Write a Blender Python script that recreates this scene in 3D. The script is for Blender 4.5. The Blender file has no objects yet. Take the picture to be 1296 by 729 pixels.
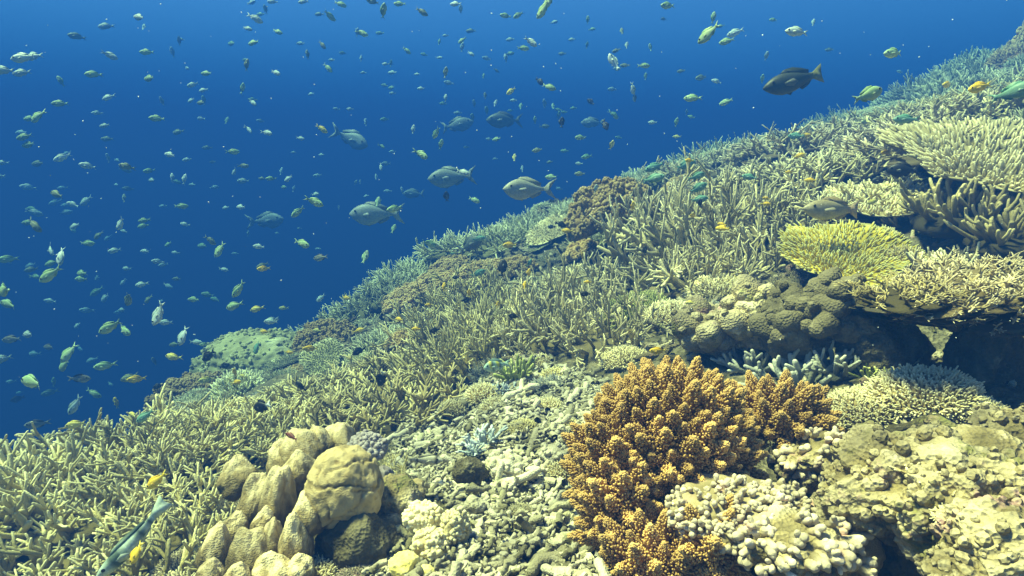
import bpy, math, random
import numpy as np
from mathutils import Vector, Matrix, Euler

random.seed(7)
R = np.random.RandomState(11)
sc = bpy.context.scene
COL = sc.collection

# ------------------------------------------------------------------ camera, sky, sun, exposure
PITCH = math.radians(10.0)
FPX = 844.0
cd = bpy.data.cameras.new('camera')
cam = bpy.data.objects.new('camera', cd)
COL.objects.link(cam)
cam.location = (0, 0, 0)
cam.rotation_euler = (math.pi / 2 - PITCH, 0, 0)
cd.sensor_width = 36
cd.lens = 36 * FPX / 1296
cd.clip_start = 0.05
cd.clip_end = 500
sc.camera = cam

SUN_EL, SUN_AZ = math.radians(64), math.radians(-88)     # azimuth from +Y towards +X
w = bpy.data.worlds.new('World')
sc.world = w
w.use_nodes = True
nt = w.node_tree
nt.nodes.clear()
wo = nt.nodes.new('ShaderNodeOutputWorld')
bg = nt.nodes.new('ShaderNodeBackground')
sky = nt.nodes.new('ShaderNodeTexSky')
sky.sky_type = 'NISHITA'
sky.sun_disc = False
sky.sun_elevation = SUN_EL
sky.sun_rotation = SUN_AZ
bg.inputs['Strength'].default_value = 0.05
nt.links.new(sky.outputs[0], bg.inputs[0])
nt.links.new(bg.outputs[0], wo.inputs[0])

sd = bpy.data.lights.new('sun', 'SUN')
sun = bpy.data.objects.new('sun', sd)
COL.objects.link(sun)
sd.energy = 5.0
sd.angle = math.radians(10.0)
sd.color = (1.0, 0.755, 0.28)
sv = Vector((math.sin(SUN_AZ) * math.cos(SUN_EL), math.cos(SUN_AZ) * math.cos(SUN_EL), math.sin(SUN_EL)))
sun.rotation_euler = sv.to_track_quat('Z', 'Y').to_euler()

sc.view_settings.view_transform = 'Standard'
sc.view_settings.look = 'None'
sc.view_settings.gamma = 1
sc.view_settings.exposure = 2.84
sc.render.engine = 'CYCLES'
sc.cycles.use_denoising = True
sc.cycles.max_bounces = 6
sc.cycles.diffuse_bounces = 4
sc.cycles.glossy_bounces = 1
sc.cycles.transmission_bounces = 2
sc.cycles.volume_bounces = 0
sc.cycles.caustics_reflective = False
sc.cycles.caustics_refractive = False
sc.cycles.sample_clamp_indirect = 4

# ------------------------------------------------------------------ numpy helpers
CP, SP = math.cos(PITCH), math.sin(PITCH)

def ray(px, py):
    u = (px - 648) / FPX
    v = (364.5 - py) / FPX
    d = np.array([u, CP + v * SP, v * CP - SP])
    return d / d[1]                                  # unit depth along +Y

def at(px, py, y):
    return ray(px, py) * y

def proj(p):
    x, y, z = p[..., 0], p[..., 1], p[..., 2]
    zc = y * CP - z * SP
    yc = y * SP + z * CP
    zc = np.where(zc < 0.01, 0.01, zc)
    return 648 + FPX * x / zc, 364.5 - FPX * yc / zc, zc

def hash3(ix, iy, iz, s=0):
    h = (ix.astype(np.int64) * 374761393 + iy.astype(np.int64) * 668265263 + iz.astype(np.int64) * 2147483647 + s * 974711) & 0xffffffff
    h = ((h ^ (h >> 13)) * 1274126177) & 0xffffffff
    h = (h ^ (h >> 16)) & 0xffff
    return h / 65535.0

def vnoise(p, s=0):
    p = np.asarray(p, float)
    i = np.floor(p).astype(np.int64)
    f = p - i
    f = f * f * (3 - 2 * f)
    r = 0
    for dx in (0, 1):
        for dy in (0, 1):
            for dz in (0, 1):
                wgt = (f[..., 0] if dx else 1 - f[..., 0]) * (f[..., 1] if dy else 1 - f[..., 1]) * (f[..., 2] if dz else 1 - f[..., 2])
                r = r + wgt * hash3(i[..., 0] + dx, i[..., 1] + dy, i[..., 2] + dz, s)
    return r * 2 - 1

def fbm(p, octaves=4, s=0, gain=0.5):
    a, r, q = 1.0, 0, np.asarray(p, float)
    for k in range(octaves):
        r = r + a * vnoise(q, s + k * 17)
        q = q * 2.03 + 5.1
        a *= gain
    return r

# ------------------------------------------------------------------ the reef slope as a height field
# (pixel x, pixel y, depth y, how far the ground lies under the coral tops there)
ANCH = [
 (0,729,2.0,.30),(100,729,1.75,.22),(200,729,1.6,.15),(330,729,1.45,.10),(480,729,1.45,.04),(648,729,1.4,.0),(800,729,1.35,.05),(1000,729,1.1,.12),(1296,729,.95,.15),
 (0,640,2.6,.20),(130,640,2.4,.22),(300,640,1.95,.14),(450,640,1.8,.08),(648,640,1.8,.0),(850,640,1.6,.12),(1050,640,1.4,.12),(1296,640,1.15,.12),
 (30,580,3.0,.16),(200,575,2.8,.26),(330,545,2.7,.30),(450,530,2.6,.2),(600,550,2.4,.02),(720,540,2.35,.0),(860,540,2.0,.1),(1000,530,1.8,.05),(1150,520,1.65,.05),(1296,520,1.55,.06),
 (300,450,6.0,.15),(450,440,4.6,.15),(600,450,3.4,.2),(680,470,2.95,.05),(750,460,2.8,.1),(900,450,2.4,.08),(1010,450,2.2,.05),(1100,480,2.15,.12),(1200,485,2.05,.14),(1296,480,1.95,.14),(1180,440,2.65,.2),(1270,435,2.55,.2),
 (1100,400,2.45,.12),(1200,390,2.5,.1),(1296,390,2.4,.1),
 (480,385,6.5,.15),(540,305,7.5,.08),(640,268,8.2,.08),(400,400,7.0,.12),(720,238,8.6,.1),(600,370,4.7,.25),(720,370,4.0,.25),(850,370,3.3,.22),(1000,340,2.9,.15),(1150,330,2.5,.15),(1296,330,2.3,.12),
 (600,320,7.0,.15),(700,295,6.2,.2),(800,275,5.4,.22),(950,250,4.5,.25),(1100,230,3.8,.25),(1296,220,3.1,.2),
 (800,215,8.3,.2),(950,180,7.0,.25),(1100,155,6.0,.25),(1296,130,5.0,.25),(1200,90,9.0,.25),(1296,60,9.5,.25),
]
A_px = np.array([-400, 0, 110, 170, 250, 400, 540, 640, 860, 1040, 1296, 1700])
A_ye = np.array([3.2, 3.4, 3.7, 5.0, 6.8, 7.7, 8.2, 8.8, 9.8, 11.5, 14.0, 18.0])
A_az = np.array([ray(p, 300)[0] for p in A_px])

def zplane(x, y):
    return 0.42 * x - 0.05 * y - 0.9

def feat(x, y):
    r = np.sqrt(x * x + y * y) + 1e-6
    return np.stack([np.arctan2(x, np.maximum(y, 0.05)) / 0.30, np.log(r) / 0.38], -1)

_ap = np.array([at(a, b, c) for a, b, c, d in ANCH])
_ap[:, 2] -= np.array([a[3] for a in ANCH])
_af = feat(_ap[:, 0], _ap[:, 1])
_ar = _ap[:, 2] - zplane(_ap[:, 0], _ap[:, 1])
_K = np.exp(-0.5 * ((_af[:, None] - _af[None]) ** 2).sum(-1))
_W = np.linalg.solve(_K + 0.06 * np.eye(len(_af)), _ar)

def zsmooth(x, y):
    x = np.asarray(x, float); y = np.asarray(y, float)
    f = feat(x, y)
    z = zplane(x, y)
    for k in range(len(_W)):
        z = z + _W[k] * np.exp(-0.5 * ((f - _af[k]) ** 2).sum(-1))
    ye = np.interp(x / np.maximum(y, 0.3), A_az, A_ye)
    d = y - ye
    k = 0.35
    z = z - 0.75 * k * np.logaddexp(0, d / k)
    return np.maximum(z, -16 + 0.02 * z)

def zrough(x, y):
    p = np.stack([x, y, 0 * x], -1)
    return 0.06 * fbm(p * 2.3, 3, 3) + 0.02 * fbm(p * 9, 3, 9)

def zt(x, y):
    return zsmooth(x, y) + zrough(np.asarray(x, float), np.asarray(y, float))

def G(px, py, lift=0.0):
    """the point where the sight line through a pixel meets the ground"""
    d = ray(px, py)
    t = np.geomspace(0.5, 30, 700)
    z = zt(d[0] * t, t)
    hit = np.nonzero(d[2] * t < z + lift)[0]
    if len(hit) == 0:
        return None
    y = t[hit[0]]
    return Vector((d[0] * y, y, float(zt(np.array([d[0] * y]), np.array([y]))[0])))

# ------------------------------------------------------------------ materials
def new_mat(name):
    m = bpy.data.materials.new(name)
    m.use_nodes = True
    n = m.node_tree.nodes
    return m, n, m.node_tree.links, n['Principled BSDF']

def ramp(n, stops):
    r = n.new('ShaderNodeValToRGB')
    e = r.color_ramp.elements
    while len(e) < len(stops):
        e.new(0.5)
    for k, (p, c) in enumerate(stops):
        e[k].position = p
        e[k].color = (*c, 1)
    return r

def coral_mat(name, base, mid, tip, scale=40, bump=0.4, mott=0.35, tip_at=0.72, rough=0.85, dist=0.004, patch=None):
    """colour runs along the branch from shade-darkened base to growing tip (attribute 'tip'), mottled and varied per colony"""
    m, n, l, b = new_mat(name)
    a = n.new('ShaderNodeAttribute'); a.attribute_name = 'tip'
    r = ramp(n, [(0.0, base), (tip_at - 0.25, mid), (min(tip_at + 0.22, 1), tuple(q * .84 for q in tip))])  # base stop carries the shade deep between branches; the pale tip is real
    l.new(a.outputs['Fac'], r.inputs[0])
    tc = n.new('ShaderNodeTexCoord')
    ns = n.new('ShaderNodeTexNoise'); ns.inputs['Scale'].default_value = 6.0; ns.inputs['Detail'].default_value = 6
    ge = n.new('ShaderNodeNewGeometry')
    l.new(ge.outputs['Position'], ns.inputs['Vector'])
    mr = n.new('ShaderNodeMapRange'); mr.inputs[1].default_value = 0.3; mr.inputs[2].default_value = 0.7
    mr.inputs[3].default_value = 1 - mott; mr.inputs[4].default_value = 1 + mott * 0.7
    l.new(ns.outputs[0], mr.inputs[0])
    oi = n.new('ShaderNodeObjectInfo')
    mo = n.new('ShaderNodeMapRange'); mo.inputs[3].default_value = 0.62; mo.inputs[4].default_value = 1.18
    l.new(oi.outputs['Random'], mo.inputs[0])
    mu = n.new('ShaderNodeMath'); mu.operation = 'MULTIPLY'
    l.new(mr.outputs[0], mu.inputs[0]); l.new(mo.outputs[0], mu.inputs[1])
    vm = n.new('ShaderNodeVectorMath'); vm.operation = 'SCALE'
    col = r.outputs[0]
    if patch:
        n2 = n.new('ShaderNodeTexNoise'); n2.inputs['Scale'].default_value = patch[1]; n2.inputs['Detail'].default_value = 8
        n2.inputs['Roughness'].default_value = 0.65
        l.new(ge.outputs['Position'], n2.inputs['Vector'])
        pr = n.new('ShaderNodeMapRange'); pr.inputs[1].default_value = patch[2]; pr.inputs[2].default_value = patch[2] + 0.12
        l.new(n2.outputs[0], pr.inputs[0])
        mx = n.new('ShaderNodeMix'); mx.data_type = 'RGBA'
        l.new(pr.outputs[0], mx.inputs[0]); l.new(col, mx.inputs[6]); mx.inputs[7].default_value = (*patch[0], 1)
        col = mx.outputs[2]
    if patch and len(patch) > 3:
        for pc, ps, pt in patch[3:]:
            n3 = n.new('ShaderNodeTexNoise'); n3.inputs['Scale'].default_value = ps; n3.inputs['Detail'].default_value = 7
            n3.inputs['Roughness'].default_value = 0.7
            ad = n.new('ShaderNodeVectorMath'); ad.inputs[1].default_value = (pt * 31, 4.7, ps)
            l.new(ge.outputs['Position'], ad.inputs[0]); l.new(ad.outputs[0], n3.inputs['Vector'])
            pr = n.new('ShaderNodeMapRange'); pr.inputs[1].default_value = pt; pr.inputs[2].default_value = pt + 0.09
            l.new(n3.outputs[0], pr.inputs[0])
            mx = n.new('ShaderNodeMix'); mx.data_type = 'RGBA'
            l.new(pr.outputs[0], mx.inputs[0]); l.new(col, mx.inputs[6]); mx.inputs[7].default_value = (*pc, 1)
            col = mx.outputs[2]
    l.new(col, vm.inputs[0]); l.new(mu.outputs[0], vm.inputs['Scale'])
    l.new(vm.outputs[0], b.inputs['Base Color'])
    b.inputs['Roughness'].default_value = rough
    b.inputs['Specular IOR Level'].default_value = 0.15
    vo = n.new('ShaderNodeTexVoronoi'); vo.inputs['Scale'].default_value = scale * 3
    l.new(ge.outputs['Position'], vo.inputs['Vector'])
    bp = n.new('ShaderNodeBump'); bp.inputs['Strength'].default_value = bump; bp.inputs['Distance'].default_value = dist
    l.new(vo.outputs['Distance'], bp.inputs['Height'])
    l.new(bp.outputs[0], b.inputs['Normal'])
    return m

def ground_mat():
    m, n, l, b = new_mat('reef_rock')
    ge = n.new('ShaderNodeNewGeometry')
    n1 = n.new('ShaderNodeTexNoise'); n1.inputs['Scale'].default_value = 5; n1.inputs['Detail'].default_value = 10; n1.inputs['Roughness'].default_value = 0.7
    n2 = n.new('ShaderNodeTexNoise'); n2.inputs['Scale'].default_value = 38; n2.inputs['Detail'].default_value = 6
    vo = n.new('ShaderNodeTexVoronoi'); vo.inputs['Scale'].default_value = 55
    for q in (n1, n2, vo):
        l.new(ge.outputs['Position'], q.inputs['Vector'])
    r = ramp(n, [(0.25, (.03, .026, .014)), (0.45, (.09, .08, .045)), (0.6, (.20, .17, .10)), (0.75, (.13, .10, .075))])  # tones lowered to stand for the shade between colonies
    l.new(n1.outputs[0], r.inputs[0])
    r2 = ramp(n, [(0.3, (.45, .45, .45)), (0.65, (1.25, 1.25, 1.25))])
    l.new(n2.outputs[0], r2.inputs[0])
    mx = n.new('ShaderNodeMix'); mx.data_type = 'RGBA'; mx.blend_type = 'MULTIPLY'; mx.inputs[0].default_value = 1
    l.new(r.outputs[0], mx.inputs[6]); l.new(r2.outputs[0], mx.inputs[7])
    l.new(mx.outputs[2], b.inputs['Base Color'])
    b.inputs['Roughness'].default_value = 0.95
    b.inputs['Specular IOR Level'].default_value = 0.1
    ad = n.new('ShaderNodeMath'); ad.operation = 'ADD'
    l.new(n2.outputs[0], ad.inputs[0]); l.new(vo.outputs['Distance'], ad.inputs[1])
    bp = n.new('ShaderNodeBump'); bp.inputs['Strength'].default_value = 0.8; bp.inputs['Distance'].default_value = 0.02
    l.new(ad.outputs[0], bp.inputs['Height'])
    l.new(bp.outputs[0], b.inputs['Normal'])
    return m

def attr_mat(name, rough=0.5, var=0.15, spec=0.3):
    m, n, l, b = new_mat(name)
    a = n.new('ShaderNodeAttribute'); a.attribute_name = 'skin'
    oi = n.new('ShaderNodeObjectInfo')
    mo = n.new('ShaderNodeMapRange'); mo.inputs[3].default_value = .85 * (1 - var); mo.inputs[4].default_value = .85 * (1 + var)
    l.new(oi.outputs['Random'], mo.inputs[0])
    tc = n.new('ShaderNodeTexCoord')
    vo = n.new('ShaderNodeTexVoronoi'); vo.inputs['Scale'].default_value = 34
    l.new(tc.outputs['Object'], vo.inputs['Vector'])
    sm = n.new('ShaderNodeMapRange'); sm.inputs[2].default_value = 0.7; sm.inputs[3].default_value = 1.12; sm.inputs[4].default_value = 0.8
    l.new(vo.outputs['Distance'], sm.inputs[0])
    mu = n.new('ShaderNodeMath'); mu.operation = 'MULTIPLY'
    l.new(mo.outputs[0], mu.inputs[0]); l.new(sm.outputs[0], mu.inputs[1])
    vm = n.new('ShaderNodeVectorMath'); vm.operation = 'SCALE'
    l.new(a.outputs['Color'], vm.inputs[0]); l.new(mu.outputs[0], vm.inputs['Scale'])
    l.new(vm.outputs[0], b.inputs['Base Color'])
    b.inputs['Roughness'].default_value = rough
    b.inputs['Specular IOR Level'].default_value = spec
    return m

M = {
 'ground': ground_mat(),
 'stag': coral_mat('olive_staghorn', (.13, .10, .035), (.40, .325, .12), (.84, .74, .40)),
 'stag_tan': coral_mat('tan_staghorn', (.14, .105, .05), (.38, .30, .15), (.82, .70, .46)),
 'stag_pale': coral_mat('pale_staghorn', (.15, .12, .055), (.43, .36, .18), (.86, .76, .46)),
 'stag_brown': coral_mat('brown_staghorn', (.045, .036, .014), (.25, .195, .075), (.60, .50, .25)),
 'green': coral_mat('green_coral', (.06, .07, .02), (.28, .32, .08), (.66, .66, .26)),
 'yellow': coral_mat('yellow_coral', (.24, .17, .02), (.74, .58, .05), (1.0, .95, .42)),
 'bluegrey': coral_mat('blue_grey_coral', (.08, .085, .07), (.29, .30, .25), (.62, .62, .52)),
 'cream': coral_mat('cream_coral', (.20, .15, .07), (.52, .42, .20), (.86, .78, .50)),
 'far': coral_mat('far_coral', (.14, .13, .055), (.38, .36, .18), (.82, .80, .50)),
 'softbrown': coral_mat('brown_soft_coral', (.12, .075, .025), (.42, .285, .11), (.66, .49, .22), rough=.9),
 'orange': coral_mat('orange_soft_coral', (.36, .20, .06), (.54, .32, .10), (.80, .53, .21), rough=.7, bump=.2, mott=.25),
 'orange_base': coral_mat('soft_coral_stalk', (.34, .185, .055), (.36, .20, .06), (.38, .21, .06)),  # stalk and frond bases lightened to paint in soft light between fronds
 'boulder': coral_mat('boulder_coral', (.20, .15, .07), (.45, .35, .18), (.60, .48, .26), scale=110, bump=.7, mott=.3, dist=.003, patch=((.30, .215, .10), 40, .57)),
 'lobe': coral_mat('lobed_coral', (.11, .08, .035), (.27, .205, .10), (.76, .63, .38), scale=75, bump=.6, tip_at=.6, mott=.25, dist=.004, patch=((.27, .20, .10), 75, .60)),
 'knob': coral_mat('encrusted_knobs', (.10, .08, .036), (.34, .275, .155), (.70, .60, .45), scale=50, mott=.3, patch=((.55, .36, .30), 22, .56)),
 'crust': coral_mat('encrusted_rock', (.06, .05, .022), (.27, .215, .11), (.76, .66, .45), scale=40, bump=.9, mott=.65, dist=.007, patch=((.70, .60, .46), 15, .60, ((.46, .28, .27), 9, .57), ((.09, .075, .035), 24, .57), ((.24, .23, .08), 7, .56))),  # pale tip paints highlights on the rock, dark base the shade in grooves
 'darkcrust': coral_mat('dark_rock_painted_shade', (.05, .042, .024), (.12, .10, .055), (.28, .24, .14), scale=40, bump=.8, mott=.4, dist=.006, patch=((.34, .30, .2), 14, .58)),  # dark brown rock, darkened further with the hollow's shade in its colour
 'rubble': coral_mat('dead_coral_rubble', (.13, .115, .065), (.41, .365, .26), (.70, .64, .50), scale=60, bump=.6, mott=.55, patch=((.30, .28, .16), 12, .57)),
 'blue_small': coral_mat('pale_blue_coral', (.24, .29, .30), (.42, .48, .50), (.66, .71, .72)),
 'purple': coral_mat('purple_grey_coral', (.12, .10, .10), (.28, .24, .24), (.46, .42, .42)),
 'lemon': coral_mat('lemon_lump', (.50, .38, .08), (.74, .62, .20), (.88, .78, .36)),
 'fish': attr_mat('fish_skin'),
 'eye': new_mat('fish_eye')[0],
 'speck': new_mat('drifting_speck')[0],
}
M['eye'].node_tree.nodes['Principled BSDF'].inputs['Base Color'].default_value = (.012, .012, .012, 1)
M['eye'].node_tree.nodes['Principled BSDF'].inputs['Roughness'].default_value = .2
M['speck'].node_tree.nodes['Principled BSDF'].inputs['Base Color'].default_value = (.8, .82, .8, 1)

# ------------------------------------------------------------------ object helpers
def link(name, data, parent=None):
    o = bpy.data.objects.new(name, data)
    COL.objects.link(o)
    if parent is not None:
        o.parent = parent
    return o

LABELLED = []          # (object, description, category, group, pixel x, pixel y)
def tag(o, label, cat, group=None, px=None, py=None, final=False):
    o['category'] = cat
    if group:
        o['group'] = group
    o['label'] = label
    LABELLED.append([o, label, px, py, final])
    return o

def mesh_from(name, V, F, mat, smooth=True, attr=None, attr_name='tip', color=None):
    me = bpy.data.meshes.new(name)
    me.from_pydata([tuple(v) for v in V], [], F)
    if smooth:
        me.polygons.foreach_set('use_smooth', [True] * len(me.polygons))
    if attr is not None:
        a = me.attributes.new(attr_name, 'FLOAT', 'POINT')
        a.data.foreach_set('value', np.asarray(attr, np.float32))
    if color is not None:
        a = me.color_attributes.new('skin', 'FLOAT_COLOR', 'POINT')
        a.data.foreach_set('color', np.asarray(color, np.float32).ravel())
    if mat is not None:
        me.materials.append(mat)
    me.update()
    return me

class Tubes:
    """collects tapered, round-tipped branches"""
    def __init__(self):
        self.V, self.F, self.T, self.n = [], [], [], 0
    def add(self, pts, rad, sides=6, t0=0.0, t1=1.0):
        pts = np.asarray(pts, float)
        k = len(pts)
        d = np.gradient(pts, axis=0)
        d /= np.linalg.norm(d, axis=1)[:, None] + 1e-9
        ref = np.array([0.31, 0.87, 0.38]) if abs(d[0] @ np.array([0.31, 0.87, 0.38])) < 0.9 else np.array([1., 0, 0])
        u = np.cross(d, ref); u /= np.linalg.norm(u, axis=1)[:, None] + 1e-9
        v = np.cross(d, u)
        ang = np.arange(sides) * 2 * math.pi / sides
        ca, sa = np.cos(ang), np.sin(ang)
        rings = pts[:, None] + np.asarray(rad)[:, None, None] * (ca[None, :, None] * u[:, None] + sa[None, :, None] * v[:, None])
        # rounded tip
        tipr = pts[-1] + d[-1] * rad[-1] * 0.6
        ring2 = tipr + 0.72 * rad[-1] * (ca[:, None] * u[-1] + sa[:, None] * v[-1])
        apex = pts[-1] + d[-1] * rad[-1] * 1.05
        self.V.append(np.concatenate([rings.reshape(-1, 3), ring2, apex[None]]))
        tt = np.linspace(t0, t1, k)
        self.T.append(np.concatenate([np.repeat(tt, sides), np.full(sides + 1, t1)]))
        b = self.n
        for i in range(k):
            for j in range(sides):
                j2 = (j + 1) % sides
                self.F.append((b + i * sides + j, b + i * sides + j2, b + (i + 1) * sides + j2, b + (i + 1) * sides + j))
        for j in range(sides):
            self.F.append((b + k * sides + j, b + k * sides + (j + 1) % sides, b + (k + 1) * sides))
        self.n += (k + 1) * sides + 1
    def raw(self, V, F, T):
        self.V.append(np.asarray(V)); self.T.append(np.asarray(T))
        self.F += [tuple(i + self.n for i in f) for f in F]
        self.n += len(V)
    def mesh(self, name, mat):
        return mesh_from(name, np.concatenate(self.V), self.F, mat, attr=np.concatenate(self.T))

def norm(v):
    return v / (np.linalg.norm(v) + 1e-9)

def rand_dir(rs, axis, lo, hi):
    """a direction at lo..hi radians from axis"""
    a = rs.uniform(lo, hi)
    q = rs.normal(size=3)
    q = norm(q - axis * (q @ axis))
    return norm(axis * math.cos(a) + q * math.sin(a))

def branch(tb, rs, p, d, L, r, depth, up=0.35, kids=(2, 4), taper=0.6, fork=(0.5, 1.0), sides=6, t0=0.0, shrink=0.66, wob=0.12):
    n = 5 if depth else 4
    pts = [p]
    dd = d.copy()
    for i in range(n - 1):
        dd = norm(dd + np.array([0, 0, up / n]) + rs.normal(size=3) * wob)
        pts.append(pts[-1] + dd * L / (n - 1))
    rad = np.linspace(r, r * taper, n)
    rad *= 1 + rs.uniform(-.1, .1, n)
    tend = 1.0 if depth == 0 else 0.8
    tb.add(pts, rad, sides, t0, max(tend, t0 + .1))
    if depth:
        for k in range(rs.randint(kids[0], kids[1] + 1)):
            s = rs.uniform(0.3, 0.92) * (n - 1)
            i = int(s); f = s - i
            q = pts[i] * (1 - f) + pts[min(i + 1, n - 1)] * f
            branch(tb, rs, q, rand_dir(rs, norm(pts[min(i + 1, n - 1)] - pts[i]), *fork), L * rs.uniform(shrink - .16, shrink + .1), r * 0.82 * (1 - .3 * s / n),
                   depth - 1, up, kids, taper, fork, sides, t0=min(.15 + s / n * .5, .7), shrink=shrink, wob=wob)

ICO = {}
def ico(sub):
    if sub in ICO:
        return ICO[sub]
    import bmesh
    bm = bmesh.new()
    bmesh.ops.create_icosphere(bm, subdivisions=sub, radius=1)
    bm.verts.ensure_lookup_table()
    V = np.array([v.co[:] for v in bm.verts])
    F = [tuple(v.index for v in f.verts) for f in bm.faces]
    bm.free()
    ICO[sub] = (V, F)
    return ICO[sub]

def holdfast(rs, rx=.42, h=.22):
    V, F = ico(3)
    V = V * np.array([rx, rx, h]) * (1 + 0.25 * fbm(V * 3 + rs.uniform(0, 50), 2)[:, None])
    return V - np.array([0, 0, .06]), F

# ------------------------------------------------------------------ coral prototypes (unit radius about 1)
def proto_staghorn(seed, stems=14, L=.85, r=.036, depth=2, kids=(2, 4), spread=1.25, up=.45, base_r=.45, sides=6, fork=(.5, 1.0), split=True, shrink=.66, wob=.12):
    rs = np.random.RandomState(seed)
    parts, allb = [], Tubes()
    for i in range(stems):
        tb = Tubes() if split else allb
        a = i * 2.399963 + rs.uniform(-.3, .3)
        rr = math.sqrt((i + .5) / stems)
        pol = rr * spread
        d = np.array([math.cos(a) * math.sin(pol), math.sin(a) * math.sin(pol), math.cos(pol)])
        p = np.array([math.cos(a) * rr * base_r, math.sin(a) * rr * base_r, 0.0])
        branch(tb, rs, p, d, L * rs.uniform(.8, 1.15), r * rs.uniform(.85, 1.15), depth, up, kids, .6, fork, sides, shrink=shrink, wob=wob)
        if split:
            parts.append(('branch', tb.mesh('branch', M['stag'])))
    V, F = holdfast(rs, base_r + .1, .16)
    if split:
        parts.append(('base', mesh_from('base', V, F, M['stag'], attr=np.zeros(len(V)))))
        return parts
    allb.raw(V, F, np.zeros(len(V)))
    return [(None, allb.mesh('colony', M['stag']))]

def proto_cushion(seed, n=190, r=.04, L=.26, flat=.6, split=False, sides=5, twig=2):
    """a dome closely set with short branchlets"""
    rs = np.random.RandomState(seed)
    tb = Tubes()
    V, F = ico(3)
    V = V * np.array([.8, .8, flat * .82]) * (1 + .12 * fbm(V * 2.2 + seed, 2)[:, None])
    dome = mesh_from('base', V, F, M['stag'], attr=np.full(len(V), .05))
    for i in range(n):
        z = 1 - (i + .5) / n * 1.08
        a = i * 2.399963
        q = math.sqrt(max(0, 1 - z * z))
        nrm = np.array([math.cos(a) * q, math.sin(a) * q, z])
        p = nrm * np.array([.76, .76, flat * .78])
        d = norm(nrm * np.array([1, 1, 1 / flat]) + rs.normal(size=3) * .22 + np.array([0, 0, .25]))
        l = L * rs.uniform(.7, 1.25)
        tb.add([p, p + d * l * .5, p + (d + rs.normal(size=3) * .1) * l], [r, r * .9, r * .62], sides, .1, 1)
        for k in range(twig):
            d2 = rand_dir(rs, d, .5, .9)
            tb.add([p + d * l * .3, p + d * l * .3 + d2 * l * .55], [r * .8, r * .55], sides, .4, .95)
    if split:
        return [('branchlets', tb.mesh('branchlets', M['stag'])), ('base', dome)]
    tb.raw(V, F, np.full(len(V), .05))
    return [(None, tb.mesh('colony', M['stag']))]

def proto_table(seed, n=520, L=.10, r=.021, thick=.05, lean=.5, bowl=.12, lobes=5):
    """a flat plate on a short stalk, its top set with little upright branchlets"""
    rs = np.random.RandomState(seed)
    ph = rs.uniform(0, 6.28, 4)
    def edge(a):
        return 1 + .13 * np.sin(2 * a + ph[0]) + .08 * np.sin(3 * a + ph[1]) + .06 * np.sin(lobes * a + ph[2]) + .03 * np.sin(11 * a + ph[3])
    def top(q):
        return bowl * q * q
    A, Q = 64, 10
    V, T = [], []
    for j in range(Q + 1):
        q = j / Q
        for i in range(A):
            a = i * 2 * math.pi / A
            e = edge(a) * q
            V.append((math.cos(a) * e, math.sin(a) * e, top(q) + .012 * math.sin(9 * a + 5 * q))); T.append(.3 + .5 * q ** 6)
    for j in range(Q + 1):
        q = 1 - j / Q
        for i in range(A):
            a = i * 2 * math.pi / A
            e = edge(a) * q * .985
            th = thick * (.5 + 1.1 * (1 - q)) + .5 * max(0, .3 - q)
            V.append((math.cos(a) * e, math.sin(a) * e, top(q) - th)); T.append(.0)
    F = []
    for j in range(2 * Q + 1):
        for i in range(A):
            F.append((j * A + i, j * A + (i + 1) % A, (j + 1) * A + (i + 1) % A, (j + 1) * A + i))
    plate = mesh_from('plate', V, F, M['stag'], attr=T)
    tb = Tubes()
    for i in range(n):
        q = math.sqrt((i + .5) / n)
        a = i * 2.399963 + rs.uniform(-.1, .1)
        e = edge(a) * q * .97
        p = np.array([math.cos(a) * e, math.sin(a) * e, top(q) - .01])
        out = np.array([math.cos(a), math.sin(a), 0])
        d = norm(np.array([0, 0, 1]) + out * (lean * q ** 2.5 * 2.2) + rs.normal(size=3) * .25)
        l = L * rs.uniform(.6, 1.3)
        tb.add([p, p + d * l * .6, p + d * l], [r * 1.1, r, r * .6], 5, .15, 1)
    return [('plate', plate), ('branchlets', tb.mesh('branchlets', M['stag']))]

def proto_fingers(seed, n=16, L=.8, r=.085, spread=1.1, depth=1):
    rs = np.random.RandomState(seed)
    parts = []
    for i in range(n):
        tb = Tubes()
        a = i * 2.399963
        rr = math.sqrt((i + .5) / n)
        pol = rr * spread
        d = np.array([math.cos(a) * math.sin(pol), math.sin(a) * math.sin(pol), math.cos(pol)])
        branch(tb, rs, np.array([math.cos(a), math.sin(a), 0]) * rr * .4, d, L * rs.uniform(.7, 1.1), r * rs.uniform(.85, 1.1), depth, .35, (1, 3), .72, (.5, .9), 8, shrink=.5, wob=.1)
        parts.append(('finger', tb.mesh('finger', M['stag'])))
    V, F = holdfast(rs, .55)
    parts.append(('base', mesh_from('base', V, F, M['stag'], attr=np.zeros(len(V)))))
    return parts

def frond_mesh(seed, n=165, mat='orange'):
    """one soft-coral frond: a tapering bunch of little polyp lobes round a stem, unit length"""
    rs = np.random.RandomState(seed)
    tb = Tubes()
    tb.add([(0, 0, -.15), (0, 0, .3), (0, 0, .72)], [.16, .15, .08], 8, .0, .3)
    V0, F0 = ico(1)
    for i in range(n):
        s = (i + .5) / n
        a = i * 2.399963 + rs.uniform(-.3, .3)
        rad = .34 * (1 - s) ** .8 * rs.uniform(.7, 1.2) + .02
        z = .12 + .86 * s
        p = np.array([math.cos(a) * rad, math.sin(a) * rad, z])
        d = norm(np.array([math.cos(a) * .8, math.sin(a) * .8, .9]))
        u = norm(np.cross(d, [0.2, .1, 1])); v = np.cross(d, u)
        k = rs.uniform(.027, .044)
        W = p + (V0[:, :1] * u + V0[:, 1:2] * v) * k + V0[:, 2:] * d * k * 1.9
        tb.raw(W, F0, .35 + .45 * (V0[:, 2] * .5 + .5) + .2 * s)
    return tb.mesh('frond', M[mat])

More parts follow.
